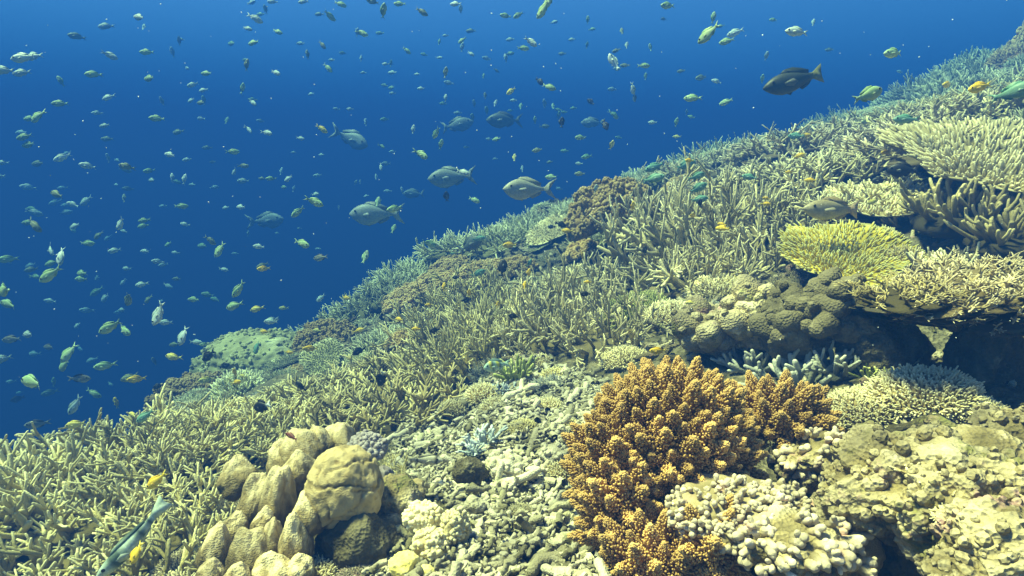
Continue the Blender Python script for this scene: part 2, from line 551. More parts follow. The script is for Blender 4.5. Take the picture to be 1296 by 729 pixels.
def blob(seed, scale=(1, 1, 1), amp=.25, freq=1.6, sub=5, ridge=0.0, oct_=5, fine=0.0):
    V, F = ico(sub)
    n = fbm(V * freq + seed * 3.7, oct_, seed)
    if ridge:
        n = n * (1 - ridge) + ridge * (1 - 2 * np.abs(fbm(V * freq * 1.3 + seed, 3, seed + 5)))
    rr = 1 + amp * n
    if fine:
        rr = rr + fine * fbm(V * 14 + seed, 2, seed + 2)
    W = V * rr[:, None] * np.array(scale)
    t = np.clip(.45 + .45 * n, 0, 1)  # relief light and shade put into the colour: pale ridges, dark hollows
    return W, F, t

def lumps_on(W, seed, n, size, zmin=0.0, stretch=1.3, sub=2):
    """small rounded growths on the upper side of a blob"""
    rs = np.random.RandomState(seed)
    idx = np.nonzero(W[:, 2] > zmin)[0]
    tb = Tubes()
    V0, F0 = ico(sub)
    c = W.mean(0)
    for k in rs.choice(idx, n):
        p = W[k]
        d = norm(norm(p - c) + np.array([0, 0, .5]) + rs.normal(size=3) * .3)
        u = norm(np.cross(d, [.3, .2, 1])); v = np.cross(d, u)
        s = size * rs.uniform(.5, 1.3)
        st = stretch * rs.uniform(.8, 1.5)
        nn = 1 + .18 * vnoise(V0 * 2.2 + rs.uniform(0, 90))[:, None]
        V1 = V0 * nn
        tb.raw(p + (V1[:, :1] * u + V1[:, 1:2] * v) * s + V1[:, 2:] * d * s * st, F0, .3 + .6 * (V0[:, 2] * .5 + .5))
    return tb

def spawn(parts, name, loc, scale, rotz=0.0, tilt=(0, 0), mat=None, sz=1.0):
    """an own object (or Empty with its parts) for every colony; parts share mesh data"""
    single = len(parts) == 1 and parts[0][0] is None
    root = link(name, parts[0][1] if single else None)
    root.location = loc
    root.rotation_euler = Euler((tilt[0], tilt[1], rotz), 'XYZ')
    root.scale = (scale, scale, scale * sz)
    obs = [root] if single else [link(pn, me, root) for pn, me in parts]
    if mat:
        for o in obs:
            o.material_slots[0].link = 'OBJECT'
            o.material_slots[0].material = M[mat]
    return root

# ------------------------------------------------------------------ ground
def build_ground():
    u = np.linspace(-1, 1, 620)
    xs = 40 * np.sinh(5.2 * u) / math.sinh(5.2) + 0.2
    v = np.linspace(-.62, 1, 620)
    ys = 2.0 + 60 * np.sinh(5.2 * v) / math.sinh(5.2)
    X, Y = np.meshgrid(xs, ys)
    Z = zt(X, Y)
    V = np.stack([X, Y, Z], -1).reshape(-1, 3)
    n, k = X.shape
    idx = np.arange(n * k).reshape(n, k)
    F = np.stack([idx[:-1, :-1], idx[:-1, 1:], idx[1:, 1:], idx[1:, :-1]], -1).reshape(-1, 4)
    me = bpy.data.meshes.new('ground')
    me.vertices.add(len(V)); me.vertices.foreach_set('co', V.astype(np.float32).ravel())
    me.loops.add(F.size); me.loops.foreach_set('vertex_index', F.astype(np.int32).ravel())
    me.polygons.add(len(F)); me.polygons.foreach_set('loop_start', np.arange(0, F.size, 4, dtype=np.int32))
    me.polygons.foreach_set('use_smooth', [True] * len(F))
    me.update(calc_edges=True)
    me.materials.append(M['ground'])
    o = link('ground', me)
    o['kind'] = 'structure'
build_ground()

# ------------------------------------------------------------------ haze: the water's own veil of light
def build_haze():
    x0, x1, y0, y1, z0, z1 = -45, 45, -12, 65, -20, HAZE_TOP
    V = [(x, y, z) for z in (z0, z1) for y in (y0, y1) for x in (x0, x1)]
    F = [(0, 2, 3, 1), (4, 5, 7, 6), (0, 1, 5, 4), (2, 6, 7, 3), (0, 4, 6, 2), (1, 3, 7, 5)]
    m = bpy.data.materials.new('water_haze')
    m.use_nodes = True
    n = m.node_tree.nodes
    n.clear()
    out = n.new('ShaderNodeOutputMaterial')
    pv = n.new('ShaderNodeVolumePrincipled')
    pv.inputs['Density'].default_value = HAZE_D
    pv.inputs['Color'].default_value = (*HAZE_C, 1)
    pv.inputs['Absorption Color'].default_value = (*HAZE_A, 1)
    pv.inputs['Anisotropy'].default_value = 0.0
    m.node_tree.links.new(pv.outputs[0], out.inputs['Volume'])
    o = link('haze', mesh_from('haze', V, F, m, smooth=False))
    o['kind'] = 'stuff'
HAZE_TOP = 4.4
SIG = np.array([.178, .120, .102])             # extinction per metre, red green blue
ALB = np.array([.0110, .075, .405])              # share of it that scatters
HAZE_D = float(SIG.max())
HAZE_C = tuple(SIG * ALB / HAZE_D)
HAZE_A = tuple(float(max(0, 1 - (s / HAZE_D - k) / (1 - k))) ** 2 for s, k in zip(SIG, HAZE_C))
build_haze()

# ------------------------------------------------------------------ prototypes
STAG = [proto_staghorn(20 + i, stems=24, L=.46, r=.034, depth=2, kids=(3, 4), base_r=.72, spread=1.15, fork=(.55, .95), shrink=.62) for i in range(4)]            # forking thicket
OPEN = [proto_staghorn(40 + i, stems=26, L=.48, r=.028, depth=2, kids=(2, 4), spread=1.35, up=.3, base_r=.62, fork=(.6, 1.1), wob=.16, shrink=.6) for i in range(3)]
FINE = [proto_staghorn(60 + i, stems=26, L=.5, r=.024, depth=2, kids=(3, 4), spread=1.25, up=.4, base_r=.68, shrink=.6) for i in range(3)]
BUSH = [proto_staghorn(80 + i, stems=60, L=.34, r=.024, depth=1, kids=(4, 6), spread=1.4, up=.3, base_r=.72, sides=5, split=False, fork=(.5, .9)) for i in range(4)]
CUSH = [proto_cushion(90 + i, n=170) for i in range(3)] + [proto_cushion(94, n=240, r=.032, L=.2, flat=.5)]
CUSHB = [proto_cushion(98 + i, n=420, r=.023, L=.17, flat=.5, split=True, sides=6) for i in range(2)]
TABLE = [proto_table(100 + i) for i in range(2)]
TABLEB = [proto_table(104, n=1000, L=.105, r=.0145, lean=1.0, bowl=.14)]
THICK = [proto_staghorn(105 + i, stems=34, L=.36, r=.037, depth=1, kids=(2, 3), spread=1.4, up=1.2, base_r=.38, sides=7, fork=(.5, 1.0), shrink=.6, wob=.15) for i in range(2)]
TABLEF = [proto_table(106 + i, n=230, L=.22, r=.026, lean=.9, bowl=.10, thick=.05) for i in range(2)]
FING = [proto_fingers(110 + i) for i in range(2)]
FROND = [frond_mesh(120 + i) for i in range(5)]
SOFT = []
for i in range(2):
    rs = np.random.RandomState(130 + i)
    tb = Tubes()
    V0, F0 = ico(1)
    for k in range(110):
        z = 1 - (k + .5) / 110 * 1.05
        a = k * 2.399963
        q = math.sqrt(max(0, 1 - z * z))
        nrm = np.array([math.cos(a) * q, math.sin(a) * q, z])
        p = nrm * np.array([.8, .8, .6]) * rs.uniform(.85, 1.1)
        tb.add([p * .5, p], [.09, .12], 6, .1, .5)
        for j in range(22):
            d = norm(nrm + rs.normal(size=3) * .8)
            tb.raw(p + d * .12 + V0 * rs.uniform(.02, .042), F0, .4 + .5 * (V0[:, 2] * .5 + .5))
    SOFT.append([(None, tb.mesh('colony', M['softbrown']))])

# ------------------------------------------------------------------ coral colonies that the photo shows one by one
PLACED = []
def colony(px, py, wpx, protos, name, label, cat='coral', group=None, mat=None, lift=0.0, sz=1.0, tilt=None, rot=None, y=None):
    g = Vector(at(px, py, y)) if y else G(px, py)
    if g is None:
        return None
    sc_ = wpx * g.length / FPX / 2
    pr = protos[R.randint(len(protos))]
    t = tilt if tilt is not None else (R.uniform(-.12, .12), R.uniform(-.30, -.08))
    o = spawn(pr, name, g + Vector((0, 0, lift)), sc_, rot if rot is not None else R.uniform(0, 6.28), (0, 0), mat, sz)
    o.rotation_euler = (Matrix.Rotation(t[1], 3, 'Y') @ Matrix.Rotation(t[0], 3, 'X') @ Matrix.Rotation(o.rotation_euler.z, 3, 'Z')).to_euler()
    tag(o, label, cat, group, px, py)
    PLACED.append((g.x, g.y, sc_))
    return o

GT = 'staghorn thickets at the lower left'
lt = 'olive staghorn coral with pale tips'
for px, py, wd in [(20,660,250),(110,700,230),(-50,690,260),(60,610,230),(150,640,220),(0,720,240),(190,710,200),(130,600,210),(210,615,200),(-20,600,230),(235,655,190),(240,590,180),(70,740,230),(170,770,220),(300,595,160)]:
    colony(px, py, wd, STAG + OPEN[:1], 'staghorn_coral', lt + ' in the lower left thicket', group=GT, mat='stag', lift=.02, sz=.85)
for px, py, wd in [(300,560,170),(365,540,170),(345,575,160),(420,525,160),(255,560,150),(390,565,160)]:
    colony(px, py, wd, STAG, 'staghorn_coral', 'olive staghorn coral with pale tips behind the lobed coral', group=GT, mat='stag', sz=.75)
for px, py, wd in [(480,545,200),(440,555,170),(525,530,140),(470,500,160)]:
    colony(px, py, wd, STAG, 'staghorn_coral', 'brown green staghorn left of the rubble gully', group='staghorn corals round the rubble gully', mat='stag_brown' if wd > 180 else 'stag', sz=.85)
for px, py, wd in [(585,470,170),(625,455,150),(570,430,140),(640,420,130),(600,400,130)]:
    colony(px, py, wd, FINE, 'staghorn_coral', 'fine branched olive staghorn coral behind the rubble gully', group='staghorn corals round the rubble gully', mat='stag', sz=1.3)
for px, py, wd in [(735,425,180),(700,400,150),(775,440,150),(690,440,140),(755,380,140)]:
    colony(px, py, wd, OPEN, 'open_staghorn_coral', 'tan staghorn above the orange soft coral', group='open staghorn corals in the middle', mat='stag_pale', sz=1.45)
for px, py, wd in [(880,330,220),(930,300,180),(865,300,150),(960,340,170),(905,365,150),(850,355,130)]:
    colony(px, py, wd, OPEN, 'open_staghorn_coral', 'open branched grey staghorn on the middle slope', group='open staghorn corals on the middle slope', mat='stag_pale', sz=1.45)
for px, py, wd in [(920,250,170),(985,245,180),(1050,240,180),(1000,200,150),(1060,190,150),(950,210,140),(1110,215,170),(890,220,130),(1030,280,150),(1090,270,140)]:
    colony(px, py, wd, STAG + OPEN, 'staghorn_coral', 'pale tan staghorn on the upper slope', group='staghorn corals on the upper slope', mat='stag_pale' if px % 20 else 'stag_tan', sz=.7)
for px, py, wd in [(1150,175,150),(1200,165,160),(1260,165,170),(1300,150,170),(1120,165,130),(1180,150,120),(1240,145,130),(1300,140,130),(1190,200,170),(1130,190,150)]:
    colony(px, py, wd, STAG, 'staghorn_coral', 'yellowish staghorn near the upper right edge', group='staghorn corals near the upper right edge', mat='stag_tan' if px % 20 else 'stag', sz=.62)
# named single colonies
colony(805,400,100, CUSHB, 'green_cushion_coral', 'lime green cushion coral below the open staghorn corals', mat='green', sz=1.0)
colony(850,405,85, CUSHB, 'green_cushion_coral', 'smaller olive tipped cushion coral beside the lime green one', mat='cream')
colony(910,375,90, CUSHB, 'cushion_coral', 'round pale tipped cushion coral under the grey staghorn', mat='stag_pale')
colony(655,480,62, FING, 'yellow_green_coral', 'yellow green finger coral right of the striped fish', mat='green', sz=1.2)
colony(695,490,60, BUSH, 'grey_coral', 'dark grey twiggy coral in the hollow by the yellow green coral', mat='bluegrey')
colony(775,322,125, SOFT, 'brown_soft_coral', 'round brown soft coral bush on the middle slope', mat='softbrown', sz=1.2, lift=.24)
colony(738,325,56, SOFT, 'brown_soft_coral', 'small brown soft coral at the left foot of the bigger brown bush', mat='softbrown')
for px, py, wd in [(560,370,90),(520,385,80),(610,355,80),(650,345,70),(575,345,70)]:
    colony(px, py, wd, SOFT, 'brown_soft_coral', 'hazy grey brown soft coral patch on the far slope', group='soft corals on the far slope', mat='softbrown', sz=.8)
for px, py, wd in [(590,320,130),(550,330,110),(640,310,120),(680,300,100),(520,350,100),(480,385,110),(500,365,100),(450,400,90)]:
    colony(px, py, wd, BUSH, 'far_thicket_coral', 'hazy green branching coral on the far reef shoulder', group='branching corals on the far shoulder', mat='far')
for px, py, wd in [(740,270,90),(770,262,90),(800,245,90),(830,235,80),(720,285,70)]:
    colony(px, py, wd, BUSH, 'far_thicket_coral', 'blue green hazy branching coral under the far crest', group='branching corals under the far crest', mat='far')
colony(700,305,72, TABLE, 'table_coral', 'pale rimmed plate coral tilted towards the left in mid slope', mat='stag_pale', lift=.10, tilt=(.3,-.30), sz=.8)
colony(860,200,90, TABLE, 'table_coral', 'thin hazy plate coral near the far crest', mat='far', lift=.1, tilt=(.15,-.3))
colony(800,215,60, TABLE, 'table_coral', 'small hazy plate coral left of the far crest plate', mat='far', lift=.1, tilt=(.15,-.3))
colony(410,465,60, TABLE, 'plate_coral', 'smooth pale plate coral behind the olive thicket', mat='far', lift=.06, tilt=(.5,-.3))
colony(790,458,70, CUSHB, 'cushion_coral', 'pale fuzzy cushion coral above the orange soft coral', mat='stag_pale')
# right side: tables, ledge
colony(1068,352,150, TABLEB, 'yellow_table_coral', 'bright yellow table coral with spiky branchlets', 'coral', mat='yellow', lift=.10, tilt=(.34,.0), sz=1.0)
colony(1262,232,215, TABLEB, 'table_coral', 'pale knobbly table coral on the upper right slope', mat='stag_pale', lift=.10, tilt=(.30,-.10), sz=1.0)
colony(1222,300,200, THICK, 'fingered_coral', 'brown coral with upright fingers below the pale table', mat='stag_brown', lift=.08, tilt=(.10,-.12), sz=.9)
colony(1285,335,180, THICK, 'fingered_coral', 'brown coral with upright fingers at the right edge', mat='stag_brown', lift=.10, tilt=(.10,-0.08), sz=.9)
for px, py, wd in [(1140,378,110),(1186,378,120),(1238,380,130),(1290,386,130),(1215,352,110),(1270,355,110),(1165,392,80),(1212,396,90),(1265,400,90)]:
    colony(px, py, wd, STAG, 'staghorn_coral', 'olive staghorn on the ledge over the dark hollow', group='staghorn corals on the ledge', mat='stag_tan' if px % 20 else 'stag_brown', y=2.08 if py < 360 else 1.86, lift=0.0, sz=.6)
colony(1110,275,120, TABLE, 'table_coral', 'small cream table coral behind the tan parrotfish', mat='cream', lift=.08, tilt=(.2,-.1))
colony(1008,497,110, FING, 'finger_coral', 'pale blue grey finger coral right of the orange soft coral', mat='bluegrey', sz=1.05)
colony(955,470,80, FING, 'finger_coral', 'blue green finger coral behind the orange soft coral', mat='bluegrey')
colony(1055,475,75, FING, 'finger_coral', 'blue grey finger coral at the mouth of the hollow', mat='bluegrey')
colony(985,455,70, BUSH, 'twiggy_coral', 'blue green twiggy coral in the shade behind the finger coral', mat='bluegrey')
colony(1165,512,128, CUSHB, 'cushion_coral', 'cream cushion coral with fine spikes under the dark hollow', mat='cream', lift=.02, sz=.75)
colony(1092,522,115, CUSHB, 'cushion_coral', 'pale yellow cushion coral left of the cream one', mat='cream', sz=.7)
colony(1225,525,80, CUSHB, 'cushion_coral', 'small cream cushion coral right of the bigger cream one', mat='cream', sz=.8)
colony(1100,480,46, FING, 'finger_coral', 'small lime green finger coral at the lip of the hollow', mat='green')
colony(1150,480,46, FING, 'finger_coral', 'small olive finger coral in the shade of the hollow', mat='stag')

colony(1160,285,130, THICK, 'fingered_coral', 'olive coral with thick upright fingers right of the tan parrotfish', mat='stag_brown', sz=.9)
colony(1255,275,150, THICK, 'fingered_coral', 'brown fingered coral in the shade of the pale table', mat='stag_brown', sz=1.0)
colony(1205,345,140, THICK, 'fingered_coral', 'cream fingered coral at the brink of the dark hollow', mat='cream', sz=.8)
# ------------------------------------------------------------------ boulder coral and lobed coral
def world(W, px, py, y, rotz=0.0):
    return W, Vector(at(px, py, y))

def thing_mesh(name, W, F, t, mat, loc, label, cat, px, py, rot=(0, 0, 0)):
    o = link(name, mesh_from(name, W, F, M[mat], attr=t))
    o.location = loc
    o.rotation_euler = rot
    tag(o, label, cat, None, px, py)
    return o

def boulder():
    V, F = ico(6)
    cracks = np.zeros(len(V))
    rs = np.random.RandomState(5)
    q = V + .11 * np.stack([fbm(V * 2.4, 3, 31), fbm(V * 2.4, 3, 32), fbm(V * 2.4, 3, 33)], -1)
    for k in range(7):                                   # grooves
        nrm = norm(rs.normal(size=3) * np.array([.5, .5, 1.0])); off = rs.uniform(-.7, .7)
        dd = np.abs(q @ nrm - off)
        mask = np.clip(.6 + 1.4 * fbm(V * 1.6 + k * 7, 2, 60 + k), 0, 1)
        cracks += np.exp(-(dd / .03) ** 2) * mask
    rr = 1 + .12 * fbm(V * 1.5, 3, 4) + 0.022 * fbm(V * 7, 3, 8) + .010 * fbm(V * 26, 2, 9) - .06 * np.clip(cracks, 0, 1)
    W = V * rr[:, None] * np.array([.104, .10, .125])
    t = np.clip(.55 + .5 * fbm(V * 3, 4, 12) - .6 * np.clip(cracks, 0, 1), 0, 1)
    g = at(436, 622, 1.66)
    thing_mesh('boulder_coral', W, F, t, 'boulder', g, 'rounded ochre boulder coral with dark grooves', 'coral', 436, 622)
    W, F, t = blob(71, (.12, .11, .12), .3, 1.4, 5, .2, 6, .03)
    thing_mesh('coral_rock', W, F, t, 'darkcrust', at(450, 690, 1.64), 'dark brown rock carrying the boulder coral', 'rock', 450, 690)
    W, F, t = blob(72, (.075, .09, .09), .3, 1.4, 5, .2, 6, .03)
    thing_mesh('coral_rock', W, F, t, 'crust', at(500, 640, 1.76), 'speckled tan rock leaning on the right of the boulder coral', 'rock', 500, 640)
boulder()

def lobed():
    # pixel x, y, width, height, lean in the picture (degrees), depth
    L = [(300,602,48,56,16,1.86),(324,640,50,96,-20,1.74),(298,672,40,66,-28,1.66),(352,632,44,108,-16,1.70),(380,600,52,70,6,1.80),(380,570,58,66,24,1.88),(358,588,40,70,30,1.86),(402,564,40,62,18,1.92),
         (426,560,52,62,8,1.96),(316,702,56,92,-16,1.56),(346,684,36,64,-10,1.58),(374,688,42,92,6,1.54),(274,696,48,80,-24,1.58),(346,724,60,58,-10,1.48),(266,726,40,44,-25,1.46),(300,732,42,48,-15,1.44),(388,652,38,72,16,1.58),(380,722,44,48,4,1.47),(334,662,32,50,-22,1.64)]
    root = link('lobed_coral', None)
    base = Vector(at(340, 690, 1.68))
    root.location = base
    for k, (px, py, wp, hp, lean, y) in enumerate(L):
        V, F = ico(5)
        z = V[:, 2]
        tp = 1 - .34 * np.clip(z, -1, 1)                 # narrower at the crown
        W = V * np.stack([tp, tp, np.ones_like(z)], -1)
        W = W * (1 + .24 * fbm(V * 1.35 + k * 9, 2, 21 + k, .35) + .010 * fbm(V * 16 + k, 3, 3))[:, None]
        sc_ = y / FPX
        W = W * (1 + .035 * fbm(V * 4 + k * 3, 4, 51, .6))[:, None] * np.array([wp * .50 * sc_, wp * .55 * sc_, hp * .46 * sc_])
        rot = Matrix.Rotation(math.radians(-lean * .5), 3, 'Y') @ Matrix.Rotation(R.uniform(-.2, .2), 3, 'Z')
        W = W @ np.array(rot).T
        c = at(px, py, y) - np.array(base)
        t = np.clip(.26 + .60 * z + .30 * fbm(V * 2.8 + k, 5, 77, .6), 0, 1)  # lit crowns and shaded sides painted into the colour by height
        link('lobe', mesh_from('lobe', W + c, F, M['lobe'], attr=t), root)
    W, F, t = blob(81, (.19, .15, .11), .25, 1.5, 5, .2)
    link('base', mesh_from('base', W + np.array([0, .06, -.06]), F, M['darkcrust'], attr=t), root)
    tag(root, 'cluster of fat pale edged coral lobes left of the boulder coral', 'coral', None, 340, 660)
lobed()

# ------------------------------------------------------------------ the orange soft coral
def soft_coral():
    root = link('orange_soft_coral', None)
    base = Vector(at(850, 640, 1.52))
    root.location = base
    # lobes of the body: pixel centre, depth, radii in metres
    BODY = [(848,570,1.52,(.195,.18,.200)), (785,640,1.42,(.075,.10,.13)), (985,530,1.62,(.105,.10,.070)), (835,705,1.30,(.11,.09,.07)), (775,590,1.47,(.065,.10,.13)), (905,690,1.22,(.05,.05,.035))]
    pts = []
    tb = Tubes()
    ctr = [at(a, b, c) - np.array(base) for a, b, c, d in BODY]
    for k, (a, b, c, rad) in enumerate(BODY):
        V, F = ico(4)
        W = V * np.array(rad) * .80 * (1 + .1 * fbm(V * 2 + k, 2)[:, None]) + ctr[k]
        tb.raw(W, F, np.full(len(V), .3))
        n = int(7600 * (rad[0] * rad[2] + rad[0] * rad[1] + rad[1] * rad[2]) / 3 * 1.0) + 6
        for i in range(n):
            z = 1 - 2 * (i + .5) / n
            an = i * 2.399963
            q = math.sqrt(max(0, 1 - z * z))
            nr = np.array([math.cos(an) * q, math.sin(an) * q, z])
            if nr[1] > .55 or z < -.80:
                continue
            p = ctr[k] + nr * np.array(rad) * .78
            if any(j != k and (((p - ctr[j]) / np.array(BODY[j][3])) ** 2).sum() < .40 for j in range(len(BODY))):
                continue
            pts.append((p, norm(nr / np.array(rad))))
    link('stalk', tb.mesh('stalk', M['orange_base']), root)
    pts.sort(key=lambda q: q[0][1] + q[1][1] * .3)       # those facing the open side first
    rest = Tubes()
    for i, (p, nr) in enumerate(pts):
        d = norm(nr + np.array([0, 0, .6]) + R.normal(size=3) * .14)
        s = R.uniform(.052, .085)
        q = Vector(d).to_track_quat('Z', 'Y').to_matrix() @ Matrix.Rotation(R.uniform(0, 6.28), 3, 'Z')
        me = FROND[i % len(FROND)]
        if i < 100:
            o = link('frond', me, root)
            o.location = p
            o.rotation_euler = q.to_euler()
            o.scale = (s * .9, s * .9, s)
        else:
            k = len(me.vertices)
            co = np.empty(k * 3, np.float32); me.vertices.foreach_get('co', co)
            tv = np.empty(k, np.float32); me.attributes['tip'].data.foreach_get('value', tv)
            W = (co.reshape(-1, 3) * np.array([s * .9, s * .9, s])) @ np.array(q).T + p
            rest.raw(W, [tuple(f.vertices) for f in me.polygons], tv)
    if rest.n:
        o = link('fronds', rest.mesh('fronds', M['orange']), root)
        o['kind'] = 'stuff'
    tag(root, 'big bushy orange brown soft coral with feathery fronds', 'soft coral', None, 880, 560)
    print('fronds', len(pts))
soft_coral()

# ------------------------------------------------------------------ the encrusted rocks on the right
def knob_coral(px, py, y, rad, n, name, label, seed, size, mat='knob', lean=(.5, -.5, .35)):
    """a bed of short thick knobs"""
    rs = np.random.RandomState(seed)
    root = link(name, None)
    root.location = Vector(at(px, py, y))
    W, F, t = blob(seed, rad, .25, 1.6, 5, .2, 5, .03)
    idx = np.nonzero((W[:, 1] < .25 * rad[1]) & (W[:, 2] > -.55 * rad[2]))[0]
    rest = Tubes()
    for k, c in enumerate(rs.choice(idx, n)):
        p = W[c]
        d = norm(norm(p / np.array(rad)) * .9 + np.array(lean) * .6 + rs.normal(size=3) * .25)
        ln = size * rs.uniform(1.2, 3.0)
        tb = Tubes() if k < 98 else rest
        r0 = size * rs.uniform(.6, 1.0)
        m = 5
        tb.add([p + d * (ln * q - size * .5) + rs.normal(size=3) * r0 * .14 for q in np.linspace(0, 1, m)], r0 * rs.uniform(.75, 1.12, m), 9, .25, 1)
        for e in range(rs.randint(0, 4)):
            d2 = rand_dir(rs, d, .6, 1.2)
            q = p + d * ln * rs.uniform(.2, .7)
            tb.add([q, q + d2 * ln * .25, q + d2 * ln * rs.uniform(.35, .6)], [r0 * .7, r0 * .72, r0 * .6], 8, .45, 1)
        if k < 98:
            link('knob', tb.mesh('knob', M[mat]), root)
    if rest.n:
        F = F + [tuple(i + len(W) for i in f) for f in rest.F]
        W = np.concatenate([W] + rest.V); t = np.concatenate([t] + rest.T)
    link('base', mesh_from('base', W, F, M['crust'] if n < 100 else M[mat], attr=t), root)
    tag(root, label, 'coral', None, px, py)
    return root

knob_coral(935, 650, 1.27, (.130, .12, .06), 420, 'knobby_coral', 'white and pink knobby coral bed on the lower right of the orange soft coral', 201, .0076, lean=(.5, -.6, .3))
knob_coral(1010, 690, 1.14, (.10, .08, .05), 70, 'knobby_coral', 'pale stubby coral fingers pointing down beside the dark cleft', 202, .0105, lean=(.9, -.6, -.2))
knob_coral(1050, 575, 1.48, (.10, .10, .05), 90, 'knobby_coral', 'cream frilly coral just right of the orange soft coral', 203, .010)
ROCKS = [
 (1160,625,1.22,(.15,.14,.10),.44,301,'crust','lumpy cream encrusted rock at the top of the dark cleft',60,.016),
 (1245,590,1.24,(.085,.09,.075),.16,302,'crust','smooth domed pale rock near the right edge',0,.01),
 (1235,650,1.10,(.12,.10,.085),.44,303,'crust','ridged cream rock below the pale dome',70,.013),
 (1285,705,.98,(.11,.09,.085),.30,304,'crust','grooved olive rock in the lower right corner',30,.013),
 (1058,692,1.24,(.085,.08,.075),.14,305,'boulder','round brown boulder coral under the knobby coral bed',0,.01),
 (1225,728,.95,(.055,.05,.035),.35,306,'crust','bright yellowish crusted lump at the bottom right',40,.010),
 (1290,570,1.36,(.10,.10,.08),.30,307,'crust','olive knobbly rock at the right edge behind the pale dome',60,.012),
 (1115,600,1.40,(.10,.09,.06),.44,308,'crust','crusty cream ledge behind the dark cleft',60,.013),
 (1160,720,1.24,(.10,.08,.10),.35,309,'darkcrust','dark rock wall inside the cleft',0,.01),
 (1010,415,2.35,(.13,.12,.11),.30,310,'darkcrust','lumpy olive rock above the finger corals',16,.05),
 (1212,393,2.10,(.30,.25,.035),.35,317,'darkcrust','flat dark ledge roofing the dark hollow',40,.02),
 (960,410,2.5,(.14,.12,.10),.30,311,'crust','pale lumpy rock left of the olive rock',16,.05),
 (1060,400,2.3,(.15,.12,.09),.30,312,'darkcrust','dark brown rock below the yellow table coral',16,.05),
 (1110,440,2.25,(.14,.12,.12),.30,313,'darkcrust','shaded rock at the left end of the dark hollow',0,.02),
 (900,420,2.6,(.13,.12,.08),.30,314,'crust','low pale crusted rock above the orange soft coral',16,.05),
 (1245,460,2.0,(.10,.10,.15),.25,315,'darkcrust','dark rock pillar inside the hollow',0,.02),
 (1010,590,1.5,(.06,.07,.05),.3,316,'crust','small crusted lump between the soft coral and the ledge',30,.012),
]
for px, py, y, rad, amp, seed, mat, label, nl, ls in ROCKS:
    W, F, t = blob(seed, rad, amp, 1.5, 6 if rad[0] > .1 else 5, .35, 6, .03)
    for k in range(3 if nl else 0):
        tb = lumps_on(W, seed + 50 + k, nl * (1 + k), ls * (.9, .6, .4)[k], zmin=-.3 * rad[2], stretch=1.0, sub=3 if ls > .03 else 2)
        F = F + [tuple(i + len(W) for i in f) for f in tb.F]
        W = np.concatenate([W] + tb.V); t = np.concatenate([t] + [q * .8 for q in tb.T])
    o = thing_mesh('encrusted_rock' if mat != 'boulder' else 'boulder_coral', W, F, t, mat, at(px, py, y), label, 'rock' if mat != 'boulder' else 'coral', px, py, (0, 0, R.uniform(0, 6)) if rad[0] == rad[1] else (0, 0, 0))

W, F, t = blob(501, (.74, .6, .42), .10, 1.6, 6, .2, 6, .05)
for k in range(2):
    tb = lumps_on(W, 560 + k, 500, .020, zmin=-.1, stretch=1.0, sub=1)
    F = F + [tuple(i + len(W) for i in f) for f in tb.F]
    W = np.concatenate([W] + tb.V); t = np.concatenate([t] + tb.T)
t = t * .62
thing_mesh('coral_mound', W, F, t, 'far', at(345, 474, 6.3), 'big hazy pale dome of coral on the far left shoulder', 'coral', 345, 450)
for px, py, y, wd, pr, mat, lab in [(1128,572,1.36,46,CUSH,'cream','small cream tuft on the crusted rock right of the soft coral'),(1205,548,1.32,50,CUSH,'stag_pale','pale tuft of coral at the back of the crusted rock'),
        (1168,588,1.14,54,FING,'cream','stubby cream finger coral on top of the crusted rock'),(1275,655,1.02,56,CUSH,'stag_brown','brown tuft on the ridged rock at the right edge'),(1130,640,1.16,40,FING,'stag_pale','small pale finger coral at the brink of the dark cleft'),
        (1215,640,1.03,48,CUSH,'cream','cream tuft on the ridged rock below the pale dome'),(1250,690,.96,44,FING,'knob','pale stubby coral above the bottom right corner')]:
    colony(px, py, wd, pr, 'tufted_coral', lab, mat=mat, y=y, lift=-.02, sz=.7)
colony(1290,82,60, CUSH, 'coral_outcrop', 'hazy brown coral outcrop at the very top of the right slope', mat='softbrown', sz=1.1)
# small corals at the edge of the rubble, bottom centre
SM = [(535,655,1.62,(.045,.045,.035),.22,401,'cream','cauliflower_coral','pale green cauliflower coral right of the boulder coral',90,.0065),
      (545,690,1.52,(.04,.04,.035),.22,402,'cream','cauliflower_coral','rounder cauliflower coral in front of the other pale green one',90,.0065),
      (576,672,1.58,(.032,.035,.055),.22,403,'cream','cauliflower_coral','tall narrow cauliflower coral beside the rubble',90,.006),
      (512,715,1.44,(.035,.035,.03),.18,404,'lemon','yellow_lump_coral','lemon yellow lumpy coral at the bottom edge',0,.01),
      (540,725,1.42,(.02,.02,.016),.18,405,'lemon','yellow_lump_coral','tiny yellow lump coral beside the lemon yellow one',0,.01),
      (465,567,1.92,(.055,.05,.04),.30,406,'purple','crusty_coral','purple grey crusty coral behind the boulder coral',120,.007),
      (520,622,1.80,(.04,.045,.035),.2,407,'boulder','boulder_coral','small ochre lump touching the right of the boulder coral',0,.01),
      (483,605,1.84,(.03,.04,.035),.2,408,'purple','coral_rock','small pinkish grey rock behind the boulder coral',0,.01),
      (593,597,2.02,(.05,.045,.045),.28,409,'darkcrust','algae_rock','dark algae covered stone in the rubble',0,.01),
      (640,590,2.1,(.06,.05,.035),.28,410,'rubble','algae_rock','low grey stone in the rubble right of the algae stone',20,.01),
      (705,575,2.2,(.05,.05,.03),.28,411,'rubble','algae_rock','flat grey stone near the left of the orange soft coral',20,.01),
      (600,640,1.8,(.03,.03,.025),.28,412,'rubble','algae_rock','small rounded stone in the middle of the rubble',0,.01)]
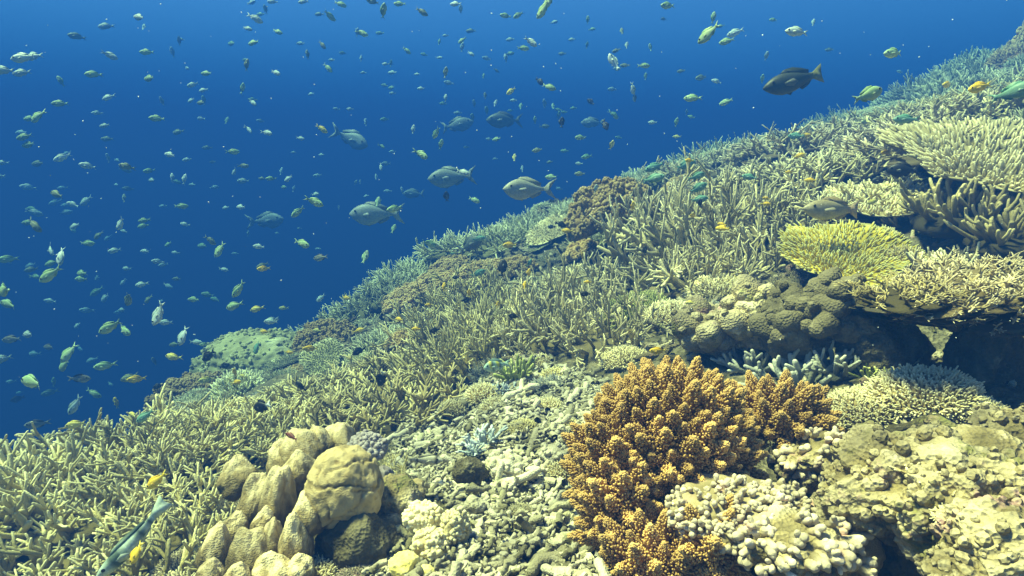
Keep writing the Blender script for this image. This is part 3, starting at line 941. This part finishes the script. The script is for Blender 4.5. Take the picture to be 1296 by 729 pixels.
for px, py, y, rad, amp, seed, mat, nm, label, nl, ls in SM:
    g = G(px, py + rad[2] / y * FPX * .8)
    y = min(y, g.y) if g else y
    W, F, t = blob(seed, rad, amp, 1.5, 5, .25, 5, .03)
    if nl:
        tb = lumps_on(W, seed + 50, nl * 2, ls, zmin=-.3 * rad[2], stretch=1.0)
        F = F + [tuple(i + len(W) for i in f) for f in tb.F]
        W = np.concatenate([W] + tb.V); t = np.concatenate([t] + tb.T)
    o = thing_mesh(nm, W, F, t, mat, at(px, py, y), label, 'rock' if 'rock' in nm else 'coral', px, py)
colony(615,562,60, FING, 'pale_blue_coral', 'pale blue twiggy coral in the rubble', mat='blue_small', sz=.8)
colony(600,590,36, FING, 'pale_blue_coral', 'pale blue coral sprig on the algae covered stone', mat='blue_small', lift=.05, sz=.8)
colony(640,500,40, FING, 'pale_blue_coral', 'small blue grey coral at the top of the rubble gully', mat='blue_small', sz=.8)
for px, py, wd in [(660,545,44),(690,520,50),(625,520,40),(710,600,42),(655,655,40),(575,520,44),(720,545,40),(610,505,46),(735,500,44),(700,480,40)]:
    colony(px, py, wd, CUSH, 'small_bush_coral', 'small bushy coral in the rubble', group='small corals in the rubble', mat='cream' if px % 20 else 'stag')
colony(235,725,80, CUSHB, 'cushion_coral', 'tan branching cushion coral at the bottom left of the lobed coral', mat='stag_tan', sz=.9)
colony(385,735,90, CUSHB, 'cushion_coral', 'cream branching cushion coral at the bottom edge under the boulder', mat='cream', sz=.8)
colony(455,730,60, CUSHB, 'cushion_coral', 'small cream cushion coral at the bottom edge left of the yellow lump', mat='knob', sz=.8)

# ------------------------------------------------------------------ colonies that clothe the rest of the slope
GULLY = [(560,480),(690,465),(745,480),(760,560),(760,760),(500,760),(520,640),(520,560)]
def inside(px, py, poly):
    c = False
    for i in range(len(poly)):
        (x1, y1), (x2, y2) = poly[i], poly[i - 1]
        if (y1 > py) != (y2 > py) and px < (x2 - x1) * (py - y1) / (y2 - y1) + x1:
            c = not c
    return c

def fill():
    rs = np.random.RandomState(77)
    n = 0
    pts = []
    for _ in range(9000):
        if n >= 285:
            break
        y = rs.uniform(1.5, 13.5)
        x = rs.uniform(-.9, 1.0) * y
        ye = float(np.interp(x / y, A_az, A_ye))
        if y > ye + .5:
            continue
        p = np.array([x, y, float(zt(np.array([x]), np.array([y]))[0])])
        px, py, zc = [float(v) for v in proj(p)]
        if px < -120 or px > 1400 or py < -20 or py > 800 or inside(px, py, GULLY):
            continue
        if px > 700 and py > 430:
            continue
        r = (.09 + .022 * y) * rs.choice([.6, .8, 1.1, 1.5, 1.9] if y > 4.6 else [.45, .6, .8, 1.0])
        if any((a - x) ** 2 + (b - y) ** 2 < (.72 * (max(q, r) if q > r * 2 else q + r)) ** 2 for a, b, q in PLACED):
            continue
        PLACED.append((x, y, r))
        u = rs.rand()
        far = y > 4.6
        if far:
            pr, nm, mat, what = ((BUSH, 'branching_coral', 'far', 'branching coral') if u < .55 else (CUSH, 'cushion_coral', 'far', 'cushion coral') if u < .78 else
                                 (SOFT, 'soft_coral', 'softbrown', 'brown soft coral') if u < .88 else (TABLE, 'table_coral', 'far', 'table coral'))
        else:
            pr, nm, mat, what = ((FINE, 'branching_coral', ('stag', 'stag_tan', 'stag_pale')[rs.randint(3)], 'branching coral') if u < .22 else
                                 (CUSH, 'cushion_coral', ('cream', 'stag', 'stag_brown', 'stag_tan', 'stag_pale')[rs.randint(5)], 'cushion coral') if u < .85 else (BUSH, 'twiggy_coral', 'bluegrey', 'twiggy coral'))
        o = spawn(pr[rs.randint(len(pr))], nm, p - np.array([0, 0, .02 * y / 3]), r * (1.15 if pr is BUSH or pr is FINE else 1), 0, (.05, 0), mat, rs.uniform(.8, 1.35))
        o.rotation_euler = (Matrix.Rotation(-.27, 3, 'Y') @ Matrix.Rotation(.12 if pr is TABLE else 0, 3, 'X') @ Matrix.Rotation(rs.uniform(0, 6.28), 3, 'Z')).to_euler()
        if pr is TABLE:
            o.location.z += r * .3
        size = 'small' if r < .12 + .02 * y - .02 else 'medium' if r < .10 + .026 * y else 'large'
        tone = {'far': 'hazy pale', 'softbrown': 'hazy', 'stag': 'olive', 'stag_tan': 'tan', 'stag_brown': 'brown', 'stag_pale': 'pale tan', 'cream': 'cream', 'green': 'green', 'bluegrey': 'blue grey'}[mat]
        tag(o, f'{size} {tone} {what}', 'coral', f'{what}s covering the {"far" if far else "near"} slope', px, py)
        n += 1
    print('fill', n)
fill()

# ------------------------------------------------------------------ rubble
def rubble(name, n, box, size, seed, mat, poly=None, yfall=False, sides=6):
    rs = np.random.RandomState(seed)
    x = rs.uniform(box[0], box[1], n * 8); y = rs.uniform(box[2], box[3], n * 8)
    z = zt(x, y)
    px, py, zc = proj(np.stack([x, y, z], -1))
    ok = np.ones(len(x), bool)
    if poly:
        ok = np.array([inside(a, b, poly) for a, b in zip(px, py)])
    else:
        ok = (px > -150) & (px < 1400) & (py < 850) & (y < np.interp(x / y, A_az, A_ye)) & ~((py > 460) & (px < 1000))
    sel = np.nonzero(ok)[0][:n]
    tb = Tubes()
    for i in sel:
        L = min(size * rs.lognormal(0, .55), size * 3)
        r = min(L * rs.uniform(.10, .22) if L > size else L * rs.uniform(.18, .34), .016)
        a = rs.uniform(0, 6.28)
        e = 1e-2
        d = norm(np.array([math.cos(a), math.sin(a), rs.normal() * .35 + .42 * math.cos(a)]))
        p = np.array([x[i], y[i], z[i] + r * rs.uniform(-.2, 1.1) + rs.exponential(.006)])
        k = 4
        pts = [p + d * L * (q - .5) + rs.normal(size=3) * r * .45 for q in np.linspace(0, 1, k)]
        rad = r * rs.uniform(.75, 1.2, k)
        t = rs.uniform(0, .9)
        tb.add(pts, rad, sides, t, t)
        if rs.rand() < .3:
            d2 = rand_dir(rs, d, .6, 1.3)
            tb.add([pts[1], pts[1] + d2 * L * .3], [r * .8, r * .6], sides, t, t)
    o = link(name, tb.mesh(name, M[mat]))
    o['kind'] = 'stuff'
    o['label'] = 'pale broken coral rubble filling the gully' if name == 'coral_rubble' else 'scattered coral fragments lying between the colonies of the slope'
rubble('coral_rubble', 9000, (-.75, .65, 1.15, 3.4), .023, 5, 'rubble', [(540,470),(690,455),(760,480),(790,560),(790,860),(420,860),(470,660),(500,560)])
rubble('coral_debris', 6500, (-4.5, 8, .9, 9.5), .06, 6, 'crust', None, sides=5)
for i, (px, py, Lp, ang) in enumerate([(655,507,60,20),(625,655,44,80),(650,618,70,-12),(600,700,50,75),(690,650,56,10),(720,625,46,-40),(730,505,52,60),(700,545,50,15),(655,700,60,-20),(725,700,54,60)]):
    g = G(px, py)
    if g is None: continue
    rs = np.random.RandomState(800 + i)
    L = Lp * g.y / FPX
    a = math.radians(ang)
    d = norm(np.array([math.cos(a), math.sin(a), .42 * math.cos(a)]))
    tb = Tubes()
    r = L * .085
    pts = [d * L * (q - .5) + rs.normal(size=3) * r * .5 for q in np.linspace(0, 1, 6)]
    tb.add(pts, r * rs.uniform(.8, 1.15, 6), 9, .7, .7)
    for k in range(2):
        j = rs.randint(1, 5); d2 = rand_dir(rs, d, .6, 1.1)
        tb.add([pts[j], pts[j] + d2 * r * 2, pts[j] + d2 * r * 3.2], [r * .8, r * .75, r * .6], 8, .8, .8)
    o = link('dead_coral_branch', tb.mesh('dead_coral_branch', M['rubble']))
    o.location = g + Vector((0, 0, r * 1.6))
    tag(o, 'broken pale dead coral branch lying in the rubble', 'dead coral', 'dead coral branches in the rubble', px, py)

# ------------------------------------------------------------------ fish
def lerp(a, b, t):
    return np.asarray(a) * (1 - t)[:, None] + np.asarray(b) * t[:, None]

SHAPES = {   # length 1 from nose (+.5) to tail tip (-.5): height, width, peak position, dorsal height, tail spread, tail fork
 'oval':  dict(h=.185, w=.08, pk=.40, dors=.05, tail=.13, fork=.12, ped=.050),
 'deep':  dict(h=.235, w=.085, pk=.42, dors=.08, tail=.17, fork=.06, ped=.060),
 'long':  dict(h=.15, w=.075, pk=.38, dors=.05, tail=.14, fork=.03, ped=.050),
 'surgeon': dict(h=.20, w=.08, pk=.42, dors=.045, tail=.20, fork=.11, ped=.030),
 'slim':  dict(h=.085, w=.06, pk=.35, dors=.035, tail=.10, fork=.02, ped=.040),
}
def fish_mesh(shape, colf, name, bend=0.0, seg=14, ring=12):
    s = SHAPES[shape]
    xs0, xs1 = .5, -.31
    V, F = [], []
    st = np.linspace(0, 1, seg)
    st = .5 - .5 * np.cos(st * math.pi) * (1 - .0)
    for i, q in enumerate(st):
        x = xs0 + (xs1 - xs0) * q
        if q < s['pk']:
            u = q / s['pk']; hh = s['h'] * math.sin(u * math.pi / 2) ** .72
        else:
            u = (q - s['pk']) / (1 - s['pk']); hh = s['ped'] + (s['h'] - s['ped']) * (math.cos(u * math.pi) * .5 + .5) ** .9
        ww = max(.006, min(s['w'], hh * .75) * (1 - .75 * max(0, (q - .5) / .5) ** 1.3))
        hh = max(hh, .008)
        zc = -.012 * math.sin(q * math.pi)
        for j in range(ring):
            a = 2 * math.pi * j / ring
            V.append((x, ww * math.copysign(abs(math.sin(a)) ** .9, math.sin(a)), zc + hh * math.cos(a)))
    for i in range(seg - 1):
        for j in range(ring):
            F.append((i * ring + j, i * ring + (j + 1) % ring, (i + 1) * ring + (j + 1) % ring, (i + 1) * ring + j))
    F.append(tuple(range(ring))[::-1])
    F.append(tuple((seg - 1) * ring + j for j in range(ring)))
    fin = [0] * len(V)
    def slab(poly, th, f, dirv=None):
        b = len(V)
        m = len(poly)
        for sgn in (1, -1):
            for p in poly:
                V.append((p[0], p[1] + sgn * th, p[2])); fin.append(f)
        F.append(tuple(b + i for i in range(m)))
        F.append(tuple(b + m + i for i in range(m))[::-1])
        for i in range(m):
            F.append((b + i, b + m + i, b + m + (i + 1) % m, b + (i + 1) % m))
    h, p = s['h'], s['ped']
    T, K = s['tail'], s['fork']
    slab([(-.29, 0, p * .8), (-.36, 0, T * .55), (-.5, 0, T), (-.5 + K * .7, 0, T * .35), (-.5 + K, 0, 0), (-.5 + K * .7, 0, -T * .35), (-.5, 0, -T), (-.36, 0, -T * .55), (-.29, 0, -p * .8)], .006, 1)
    D = s['dors']
    slab([(.26, 0, h * .72), (.16, 0, h * .95 + D * .75), (.02, 0, h * .93 + D), (-.12, 0, h * .62 + D * 1.05), (-.24, 0, h * .34 + D * .95), (-.22, 0, h * .22), (0, 0, h * .6)], .005, 2)
    slab([(-.02, 0, -h * .72), (-.08, 0, -h * .72 - D * .9), (-.2, 0, -h * .42 - D * .9), (-.25, 0, -h * .28 - D * .4), (-.2, 0, -h * .2)], .005, 3)
    slab([(.22, 0, -h * .82), (.12, 0, -h * .95 - D * .9), (.06, 0, -h * .85)], .006, 3)
    for sg in (1, -1):
        b = len(V)
        w = s['w'] * .9
        for q in [(.22, sg * w, .0), (.10, sg * (w + .07), .035), (.04, sg * (w + .085), -.02), (.10, sg * (w + .05), -.07), (.20, sg * w, -.045)]:
            V.append(q); fin.append(4)
        for q in [(.22, sg * (w - .006), .0), (.10, sg * (w + .062), .035), (.04, sg * (w + .077), -.02), (.10, sg * (w + .042), -.07), (.20, sg * (w - .006), -.045)]:
            V.append(q); fin.append(4)
        F.append(tuple(b + i for i in range(5))); F.append(tuple(b + 5 + i for i in range(5))[::-1])
        for i in range(5):
            F.append((b + i, b + 5 + i, b + 5 + (i + 1) % 5, b + (i + 1) % 5))
    V = np.array(V); fin = np.array(fin)
    V[:, 1] += bend * np.clip(.2 - V[:, 0], 0, 1) ** 2
    c = np.clip(colf(V[:, 0], V[:, 2] / h, fin), 0, 1)
    # the eye, a dark round spot on the head
    ez = .30 * h
    return mesh_from(name, V, F, M['fish'], color=np.concatenate([c, np.ones((len(c), 1))], 1)), (.36, s, ez)

def shade(back, belly, fincol=None, tail=None):
    def f(x, z, fin):
        c = lerp(belly, back, np.clip(z * .55 + .5, 0, 1))
        if fincol is not None:
            c[(fin == 2) | (fin == 3)] = fincol
        if tail is not None:
            c[fin == 1] = tail
            k = np.clip((-.2 - x) / .1, 0, 1) * (fin == 0)
            c = c * (1 - k[:, None]) + np.array(tail) * k[:, None]
        c[fin == 4] = c[fin == 4] * .8 + .1
        return c
    return f

def barred(base, bar, pos, wd, ymid=None):
    g = shade(*base)
    def f(x, z, fin):
        c = g(x, z, fin)
        for p in pos:
            k = (np.abs(x - p) < wd) & (fin != 4) & (fin != 1)
            c[k] = bar
        if ymid is not None:
            for p in pos[:-1]:
                k = (np.abs(x - p + .07) < .03) & (fin == 0) & (z > -.2)
                c[k] = ymid
        return c
    return f

KIND = {   # letter: shape, colouring, size in metres, words, category
 'g': ('oval', shade((.27, .44, .20), (.60, .72, .48), (.28, .44, .22)), .085, 'pale green damselfish'),
 's': ('oval', shade((.46, .60, .56), (.80, .86, .82)), .080, 'silvery damselfish'),
 'o': ('oval', shade((.20, .24, .12), (.44, .46, .28)), .085, 'dull olive damselfish'),
 'y': ('oval', shade((.95, .58, .02), (.98, .72, .06), (.95, .58, .02), (.95, .68, .05)), .075, 'yellow orange damselfish'),
 'w': ('oval', shade((.70, .60, .10), (.80, .78, .40), (.72, .6, .1)), .075, 'yellow green damselfish'),
 'k': ('deep', shade((.012, .012, .016), (.03, .03, .03)), .075, 'black damselfish'),
 'K': ('deep', shade((.010, .010, .014), (.015, .015, .02), None, (.85, .88, .85)), .08, 'black damselfish with a white tail'),
 'd': ('oval', shade((.05, .05, .05), (.62, .64, .52), (.05, .05, .05)), .085, 'dark backed damselfish'),
 't': ('oval', shade((.14, .34, .24), (.36, .54, .40), (.14, .34, .24)), .09, 'teal green damselfish'),
 'S': ('surgeon', shade((.30, .34, .30), (.46, .50, .44), (.22, .26, .24)), .42, 'large grey surgeonfish'),
 'D': ('surgeon', shade((.12, .14, .12), (.20, .22, .18), (.10, .11, .10)), .42, 'large dark surgeonfish'),
 'R': ('surgeon', shade((.46, .44, .30), (.66, .64, .50), (.42, .40, .28)), .30, 'large tan rabbitfish'),
 'P': ('long', shade((.035, .045, .035), (.06, .07, .05), (.03, .04, .03), (.20, .20, .06)), .28, 'dark parrotfish'),
 'T': ('long', shade((.34, .27, .14), (.52, .46, .30), (.40, .30, .16), (.50, .36, .22)), .24, 'tan parrotfish'),
 'B': ('slim', barred(((.50, .62, .50), (.74, .80, .70)), (.10, .14, .11), (.36, .24, .12, 0, -.12, -.24), .026), .20, 'pale green wrasse with dark bars'),
 'A': ('deep', barred(((.36, .56, .44), (.60, .74, .62)), (.10, .16, .16), (.30, .16, .02, -.12), .018, (.80, .74, .06)), .11, 'green sergeant fish with yellow bars'),
 'H': ('long', barred(((.42, .40, .30), (.70, .68, .56)), (.04, .035, .03), (.34, .20, .08, -.26), .03), .15, 'brown and white banded fish'),
 'r': ('long', shade((.16, .05, .04), (.24, .09, .07)), .09, 'dark red fish'),
}
FMESH = {k: [fish_mesh(v[0], v[1], 'fish', q) for q in (.0, .45, -.45)] for k, v in KIND.items()}
EV, EF = ico(2)
EYE = mesh_from('eye', EV, EF, M['eye'])

FISH = """177 22 16 170 s;97 46 16 170 oF;30 73 22 190 s;42 71 18 185 s;4 89 20 180 s;28 92 17 190 s;77 103 13 120 g;118 94 17 180 g;139 70 16 -25 s;186 66 15 180 g;190 99 16 185 g;137 123 14 200 s;76 131 16 180 g;227 52 10 80 oF;218 66 12 95 sF;205 128 10 100 s;236 86 8 -20 s;
345 2 12 180 s;384 2 12 190 s;431 5 14 -20 g;404 18 11 180 oF;417 20 15 -40 g;323 23 16 -30 s;313 36 12 -15 s;351 40 13 -20 g;294 55 12 180 gF;321 54 14 190 g;312 82 14 80 o;389 69 11 95 o;408 57 12 -50 o;415 86 14 -45 g;420 76 8 180 s;458 42 16 -20 g;472 2 14 170 o;262 93 14 180 g;244 107 12 200 s;257 114 11 190 s;307 112 13 70 g;349 92 13 -20 s;320 130 12 -30 s;242 127 10 200 s;255 130 12 180 o;460 92 8 180 s;457 74 8 90 sF;
47 147 20 215 g;38 150 14 185 g;31 173 16 195 g;37 183 16 190 g;3 206 12 180 s;79 199 16 205 s;49 207 16 185 oF;123 143 11 180 s;133 159 12 190 s;136 176 14 180 oF;137 200 10 95 s;111 210 16 165 s;160 211 18 165 o;189 216 12 190 g;193 228 11 180 s;199 150 16 175 g;225 167 14 190 oF;216 196 15 170 s;218 225 11 100 s;233 227 13 75 s;148 234 8 180 s;162 239 12 175 oF;157 251 10 100 o;72 246 18 165 o;93 259 14 160 s;229 261 15 0 g;237 202 10 190 s;
254 150 10 170 s;262 187 12 180 oF;294 192 15 0 g;338 168 14 -10 s;380 175 11 -10 s;315 164 12 -45 s;270 205 9 180 oF;297 217 11 225 s;308 210 13 0 o;332 226 10 180 o;343 226 13 180 g;365 226 13 210 s;358 237 10 0 g;407 163 16 -35 w;398 255 24 -25 g;399 246 11 10 s;372 239 8 70 s;377 268 18 220 g;286 263 10 190 s;305 262 13 180 s;407 196 8 180 s;372 193 7 180 s;429 263 6 90 s;456 230 6 85 s;450 231 7 60 s;478 256 14 80 g;464 248 8 200 s;443 138 9 180 s;
43 285 20 -45 o;36 282 14 180 g;95 286 14 200 s;153 283 18 230 s;157 293 10 170 s;182 279 14 190 g;181 286 13 190 g;234 284 12 170 s;124 298 13 220 o;110 308 16 0 g;145 317 14 190 s;184 318 12 180 s;213 309 11 210 g;222 320 10 175 s;10 328 17 180 g;63 316 16 -40 s;76 324 20 -85 s;65 333 15 200 g;40 341 13 190 o;45 350 12 0 g;64 347 27 215 g;7 366 28 205 g;12 385 22 170 g;104 346 16 185 g;104 353 16 180 g;160 340 11 180 s;200 331 13 170 s;207 335 10 190 s;224 353 11 180 o;179 360 15 190 s;156 357 10 230 s;163 378 20 240 o;155 392 11 190 s;187 379 13 225 o;201 397 26 250 s;64 381 12 170 s;205 381 9 210 s;
278 316 20 240 g;266 304 16 -40 o;328 312 15 175 s;382 308 22 -15 g;403 315 8 180 s;406 326 20 190 d;462 326 18 75 g;283 341 12 -10 s;332 336 15 200 o;334 340 15 180 y;302 366 22 235 g;246 379 16 180 g;296 387 22 200 g;325 391 18 195 w;359 390 12 180 w;344 405 16 190 s;406 377 14 220 s;314 296 8 80 s;379 289 6 180 s;351 295 6 180 s;298 321 8 180 sF;
140 413 26 210 g;156 418 22 -15 g;98 412 11 215 s;16 429 20 185 d;37 423 18 190 s;3 454 18 195 s;63 439 16 185 d;86 447 24 235 g;81 462 22 220 g;133 463 22 185 g;43 483 34 180 g;68 484 12 80 g;100 479 24 0 d;14 483 10 185 s;95 513 20 240 s;163 478 20 200 o;173 480 18 175 y;147 510 14 100 y;118 498 18 -30 g;63 497 16 190 oF;219 452 20 175 w;195 458 12 95 d;210 408 16 180 s;198 406 8 200 s;231 425 22 255 s;221 436 14 190 o;139 486 9 -20 s;200 489 12 195 k;169 525 13 170 w;47 537 22 180 d;96 537 22 190 w;183 527 22 215 t;25 497 8 190 s;22 505 11 190 k;
343 407 18 180 s;264 450 20 220 k;248 433 16 0 s;393 441 18 175 y;262 481 18 180 w;325 440 20 240 t;332 514 26 200 K;380 489 16 140 k;454 444 16 205 k;483 478 24 -110 K;402 418 12 180 w;
485 14 18 75 g;506 5 14 180 g;534 15 16 -30 o;577 5 14 180 s;583 12 10 85 s;640 20 14 175 g;656 19 14 210 g;688 12 24 230 g;694 3 20 225 g;672 53 18 -35 s;662 61 15 0 g;585 51 12 215 g;515 64 12 -40 g;596 68 10 -30 s;596 39 12 180 oF;564 92 14 80 o;488 81 9 180 s;647 115 14 215 w;683 103 12 -40 k;695 110 18 -20 g;564 124 10 85 s;627 131 10 70 s;650 127 9 180 s;614 121 9 95 o;628 89 8 -30 o;533 112 10 180 s;528 94 8 180 s;556 73 8 0 s;497 118 8 180 s;712 68 10 180 oF;
845 7 18 185 g;744 25 10 90 g;787 40 10 90 o;903 22 14 80 g;897 42 28 225 g;920 52 18 195 g;931 41 20 200 sF;840 24 8 180 o;823 60 10 100 g;815 83 15 0 g;780 64 11 200 o;777 79 24 120 sF;791 83 12 180 o;817 97 10 85 g;801 112 14 -80 s;803 123 11 -80 d;877 124 20 180 g;919 129 16 200 g;907 103 12 160 s;888 98 16 190 oF;862 90 10 190 o;748 129 11 140 k;793 58 10 80 s;
1009 40 26 175 s;979 25 10 180 g;1132 67 26 185 g;1008 101 78 195 P;970 71 11 80 s;965 100 11 90 g;1098 120 38 20 g;1029 29 10 70 s;1050 63 10 180 oF;
523 164 12 80 s;552 168 16 240 g;558 183 14 75 g;533 195 20 -30 g;578 158 42 10 S;639 152 46 180 D;572 224 60 185 S;586 218 18 -15 s;668 239 62 180 R;698 224 16 180 g;600 253 16 -20 g;524 245 28 180 SF;565 249 14 90 k;500 264 20 190 g;475 271 66 180 S;509 241 9 100 s;651 200 11 85 w;680 190 14 190 o;661 214 9 90 s;677 152 10 90 g;689 160 13 0 oF;711 155 14 85 k;714 142 8 180 g;480 255 12 85 g;483 185 10 -30 g;482 211 10 -80 s;590 186 8 180 s;629 176 12 190 g;619 176 8 180 s;696 205 9 190 o;445 175 46 -25 S;338 279 44 5 S;
777 145 15 -40 t;750 155 28 180 SF;766 158 14 -70 k;826 155 11 180 s;856 155 12 80 g;875 148 10 170 g;735 174 15 180 g;774 184 13 75 w;743 198 15 190 t;733 207 10 180 s;734 220 14 180 o;
829 211 26 200 t;867 209 28 20 t;827 226 26 15 t;882 223 22 20 t;883 238 26 25 t;885 252 22 10 t;949 224 18 170 t;872 203 11 180 y;857 173 10 180 w;1146 151 26 180 t;1008 172 18 180 t;1057 265 77 178 T;1121 193 13 180 y;915 289 16 180 y;1026 228 12 180 y;1143 215 28 180 k;1113 228 15 190 k;1095 155 12 180 o;
498 290 13 70 g;543 308 20 -20 g;594 310 40 30 D;606 302 18 10 t;636 339 22 80 k;605 346 20 20 t;645 310 18 180 y;669 346 13 80 y;664 361 11 80 y;670 333 12 60 t;698 287 10 180 k;710 284 14 -20 k;718 292 14 180 y;594 371 12 90 y;591 380 14 180 k;630 386 11 80 y;543 386 11 180 y;506 404 12 180 y;
744 357 11 180 y;741 372 14 180 k;816 317 12 85 k;874 383 12 180 w;833 444 22 180 y;628 462 32 190 A;540 581 40 0 H;197 609 28 220 y;166 688 88 225 B;172 700 22 250 y;370 552 20 170 r;527 416 12 180 y;550 418 14 190 k;690 490 14 180 k;1240 110 26 195 y;1200 107 16 185 y;1283 116 36 20 t"""

bpy.context.view_layer.update()
DG = bpy.context.evaluated_depsgraph_get()
def free_depth(px, py, L):
    """how far one can see along this sight line before a coral stands in the way"""
    best = 30.0
    for dx, dy in ((0, 0), (-.5, 0), (.5, 0), (0, .25), (0, -.25)):
        d = Vector(ray(px + dx * L, py + dy * L))
        ok, loc, *_ = sc.ray_cast(DG, (0, 0, 0), d.normalized(), distance=40)
        if ok:
            best = min(best, loc.y)
    return best

def place_fish(px, py, L, ang, kind, far):
    shape, colf, size, words_ = KIND[kind]
    y = size * 1.45 * FPX / L
    if far:
        y *= 1.5
    fd = free_depth(px, py, L)
    hit = fd < 25
    lim = fd * .96 - .06
    big = kind in 'SDRPTB'
    if y > lim:
        y = lim
    if hit and py > 150 and not big:
        y = max(y, lim * .82)
    y = min(y, 13)
    p = at(px, py, y)
    me, (ex, s, ez) = FMESH[kind][int(px + py) % 3]
    ln = L * np.linalg.norm(p) / FPX
    rs = random.Random(int(px * 7 + py * 13))
    a = math.radians(ang)
    yaw = rs.uniform(-.5, .5)
    nose = Vector((math.cos(a) * math.cos(yaw), math.sin(yaw), math.sin(a) * math.cos(yaw)))
    ln /= max(.75, math.cos(yaw))
    up = Vector((0, 0, 1)) if abs(nose.z) < .8 else Vector((-math.copysign(1, nose.z) * (1 if math.cos(a) >= 0 else -1), 0, .3))
    side = up.cross(nose).normalized()
    up = nose.cross(side).normalized()
    o = link('fish', me)
    m = Matrix((nose, side, up)).transposed().to_4x4()
    m.translation = Vector(p)
    o.matrix_world = m @ Matrix.Scale(ln, 4)
    o.name = {'S': 'surgeonfish', 'D': 'surgeonfish', 'R': 'rabbitfish', 'P': 'parrotfish', 'T': 'parrotfish', 'B': 'wrasse', 'A': 'sergeant_fish', 'H': 'banded_fish', 'r': 'red_fish', 's': 'silver_chromis', 'g': 'green_chromis', 't': 'teal_chromis'}.get(kind, 'damselfish')
    if L >= 18:
        q = (.5 - ex) / .81
        hh = s['h'] * math.sin(min(1, q / s['pk']) * math.pi / 2) ** .72
        k = .022 if big else .034
        for sg in (1, -1):
            e = link('eye', EYE, o)
            e.location = (ex, sg * min(s['w'], hh * .75) * .93, ez)
            e.scale = (k, k * .5, k)
    aa = ang % 360
    face = 'nose up' if 50 < aa < 130 else 'nose down' if 230 < aa < 310 else 'facing right' if aa <= 50 or aa >= 310 else 'facing left'
    sz = '' if big or kind in 'AHr' else 'tiny ' if L < 12 else 'small ' if L < 18 else ''
    hz = 'hazy ' if far else ''
    tag(o, f'{sz}{hz}{words_} {face}', 'fish', {'S': 'large fish in open water', 'D': 'large fish in open water', 'R': 'large fish in open water'}.get(kind, 'damselfish swimming over the reef' if kind not in 'PTBAHr' else None), px, py)

def more_fish():
    rs = random.Random(21)
    out = []
    for _ in range(70):                                   # a far school, loosest at its edges
        out.append(f"{rs.gauss(560, 190):.0f} {abs(rs.gauss(120, 90)):.0f} {rs.uniform(7, 12):.0f} {rs.choice([180, 180, 185, 170, 10, 80, 95])} {rs.choice('ssgg')}F")
    for _ in range(40):
        out.append(f"{rs.gauss(110, 90):.0f} {rs.gauss(330, 120):.0f} {rs.uniform(9, 17):.0f} {rs.choice([180, 185, 170, 200, 215, -20])} {rs.choice('ssg')}F")
    for _ in range(24):
        x = rs.uniform(250, 1250)
        out.append(f"{x:.0f} {rs.uniform(505 - .33 * x, 600 - .30 * x):.0f} {rs.uniform(9, 15):.0f} {rs.choice([180, 0, 170, 90, 20])} {rs.choice('yyykw')}")
    return ';'.join(out)
FISH += ';' + more_fish()
for item in FISH.replace('\n', '').split(';'):
    if not item.strip():
        continue
    a, b, c, d, k = item.split()
    place_fish(float(a), float(b), float(c), float(d), k[0], len(k) > 1)

def specks():
    rs = np.random.RandomState(9)
    tb = Tubes()
    V0, F0 = ico(1)
    for i in range(260):
        y = rs.uniform(.6, 5)
        p = at(rs.uniform(-100, 1400), rs.uniform(-80, 480), y)
        if p[2] < float(zt(np.array([p[0]]), np.array([p[1]]))[0]) + .1:
            continue
        d = norm(rs.normal(size=3)); u = norm(np.cross(d, [.1, .2, 1])); v = np.cross(d, u)
        k = .0008 * y * rs.uniform(.4, 1.2)
        tb.raw(p + (V0[:, :1] * u + V0[:, 1:2] * v) * k + V0[:, 2:] * d * k * rs.uniform(1, 2.2), F0, V0[:, 2])
    o = link('drifting_specks', tb.mesh('drifting_specks', M['speck']))
    o['kind'] = 'stuff'
    o['label'] = 'tiny pale specks of plankton drifting in the water'
specks()

# ------------------------------------------------------------------ labels that single each thing out
ORD = 'first second third fourth fifth sixth seventh eighth ninth tenth eleventh twelfth thirteenth fourteenth fifteenth sixteenth seventeenth eighteenth nineteenth twentieth twenty-first twenty-second twenty-third twenty-fourth twenty-fifth twenty-sixth twenty-seventh twenty-eighth twenty-ninth thirtieth thirty-first thirty-second thirty-third thirty-fourth thirty-fifth thirty-sixth thirty-seventh thirty-eighth thirty-ninth fortieth'.split()
def zone(px, py, fish):
    if fish:
        h = 'far left' if px < 130 else 'left' if px < 300 else 'left centre' if px < 480 else 'centre' if px < 640 else 'right centre' if px < 800 else 'right' if px < 1000 else 'far right'
        v = 'top' if py < 60 else 'upper' if py < 140 else 'middle' if py < 270 else 'lower' if py < 400 else 'bottom'
        return f'in {v} {h} water'
    for lim, ph in ((260, 'by the lower left thicket'), (420, 'on the far left shoulder'), (560, 'left of the far soft corals'), (700, 'around the far soft corals'), (860, 'near the round soft coral'), (1010, 'by the middle staghorns'), (1130, 'by the yellow table coral')):
        if px < lim:
            break
    else:
        ph = 'on the right hand slope'
    if py < 200 and px > 700:
        ph = 'along the far crest' if px < 1080 else 'atop the right slope'
    return ph

def finish_labels():
    from collections import defaultdict
    def groups():
        d = defaultdict(list)
        for e in LABELLED:
            d[e[1]].append(e)
        return [(k, v) for k, v in d.items() if len(v) > 1]
    for lab, es in groups():
        if len(lab.split()) < 8:
            for e in es:
                e[1] = lab + ' ' + zone(e[2], e[3], e[0]['category'] == 'fish')
    for lab, es in groups():
        es.sort(key=lambda e: e[2])
        n = len(es)
        for i, e in enumerate(es):
            e[1] = f'{lab}, ' + ('leftmost' if i == 0 else 'rightmost' if i == n - 1 else f'{ORD[i]} from left' if i <= n // 2 else f'{ORD[n - 1 - i]} from right')
    for o, lab, *_ in LABELLED:
        o['label'] = ' '.join(lab.split())
finish_labels()
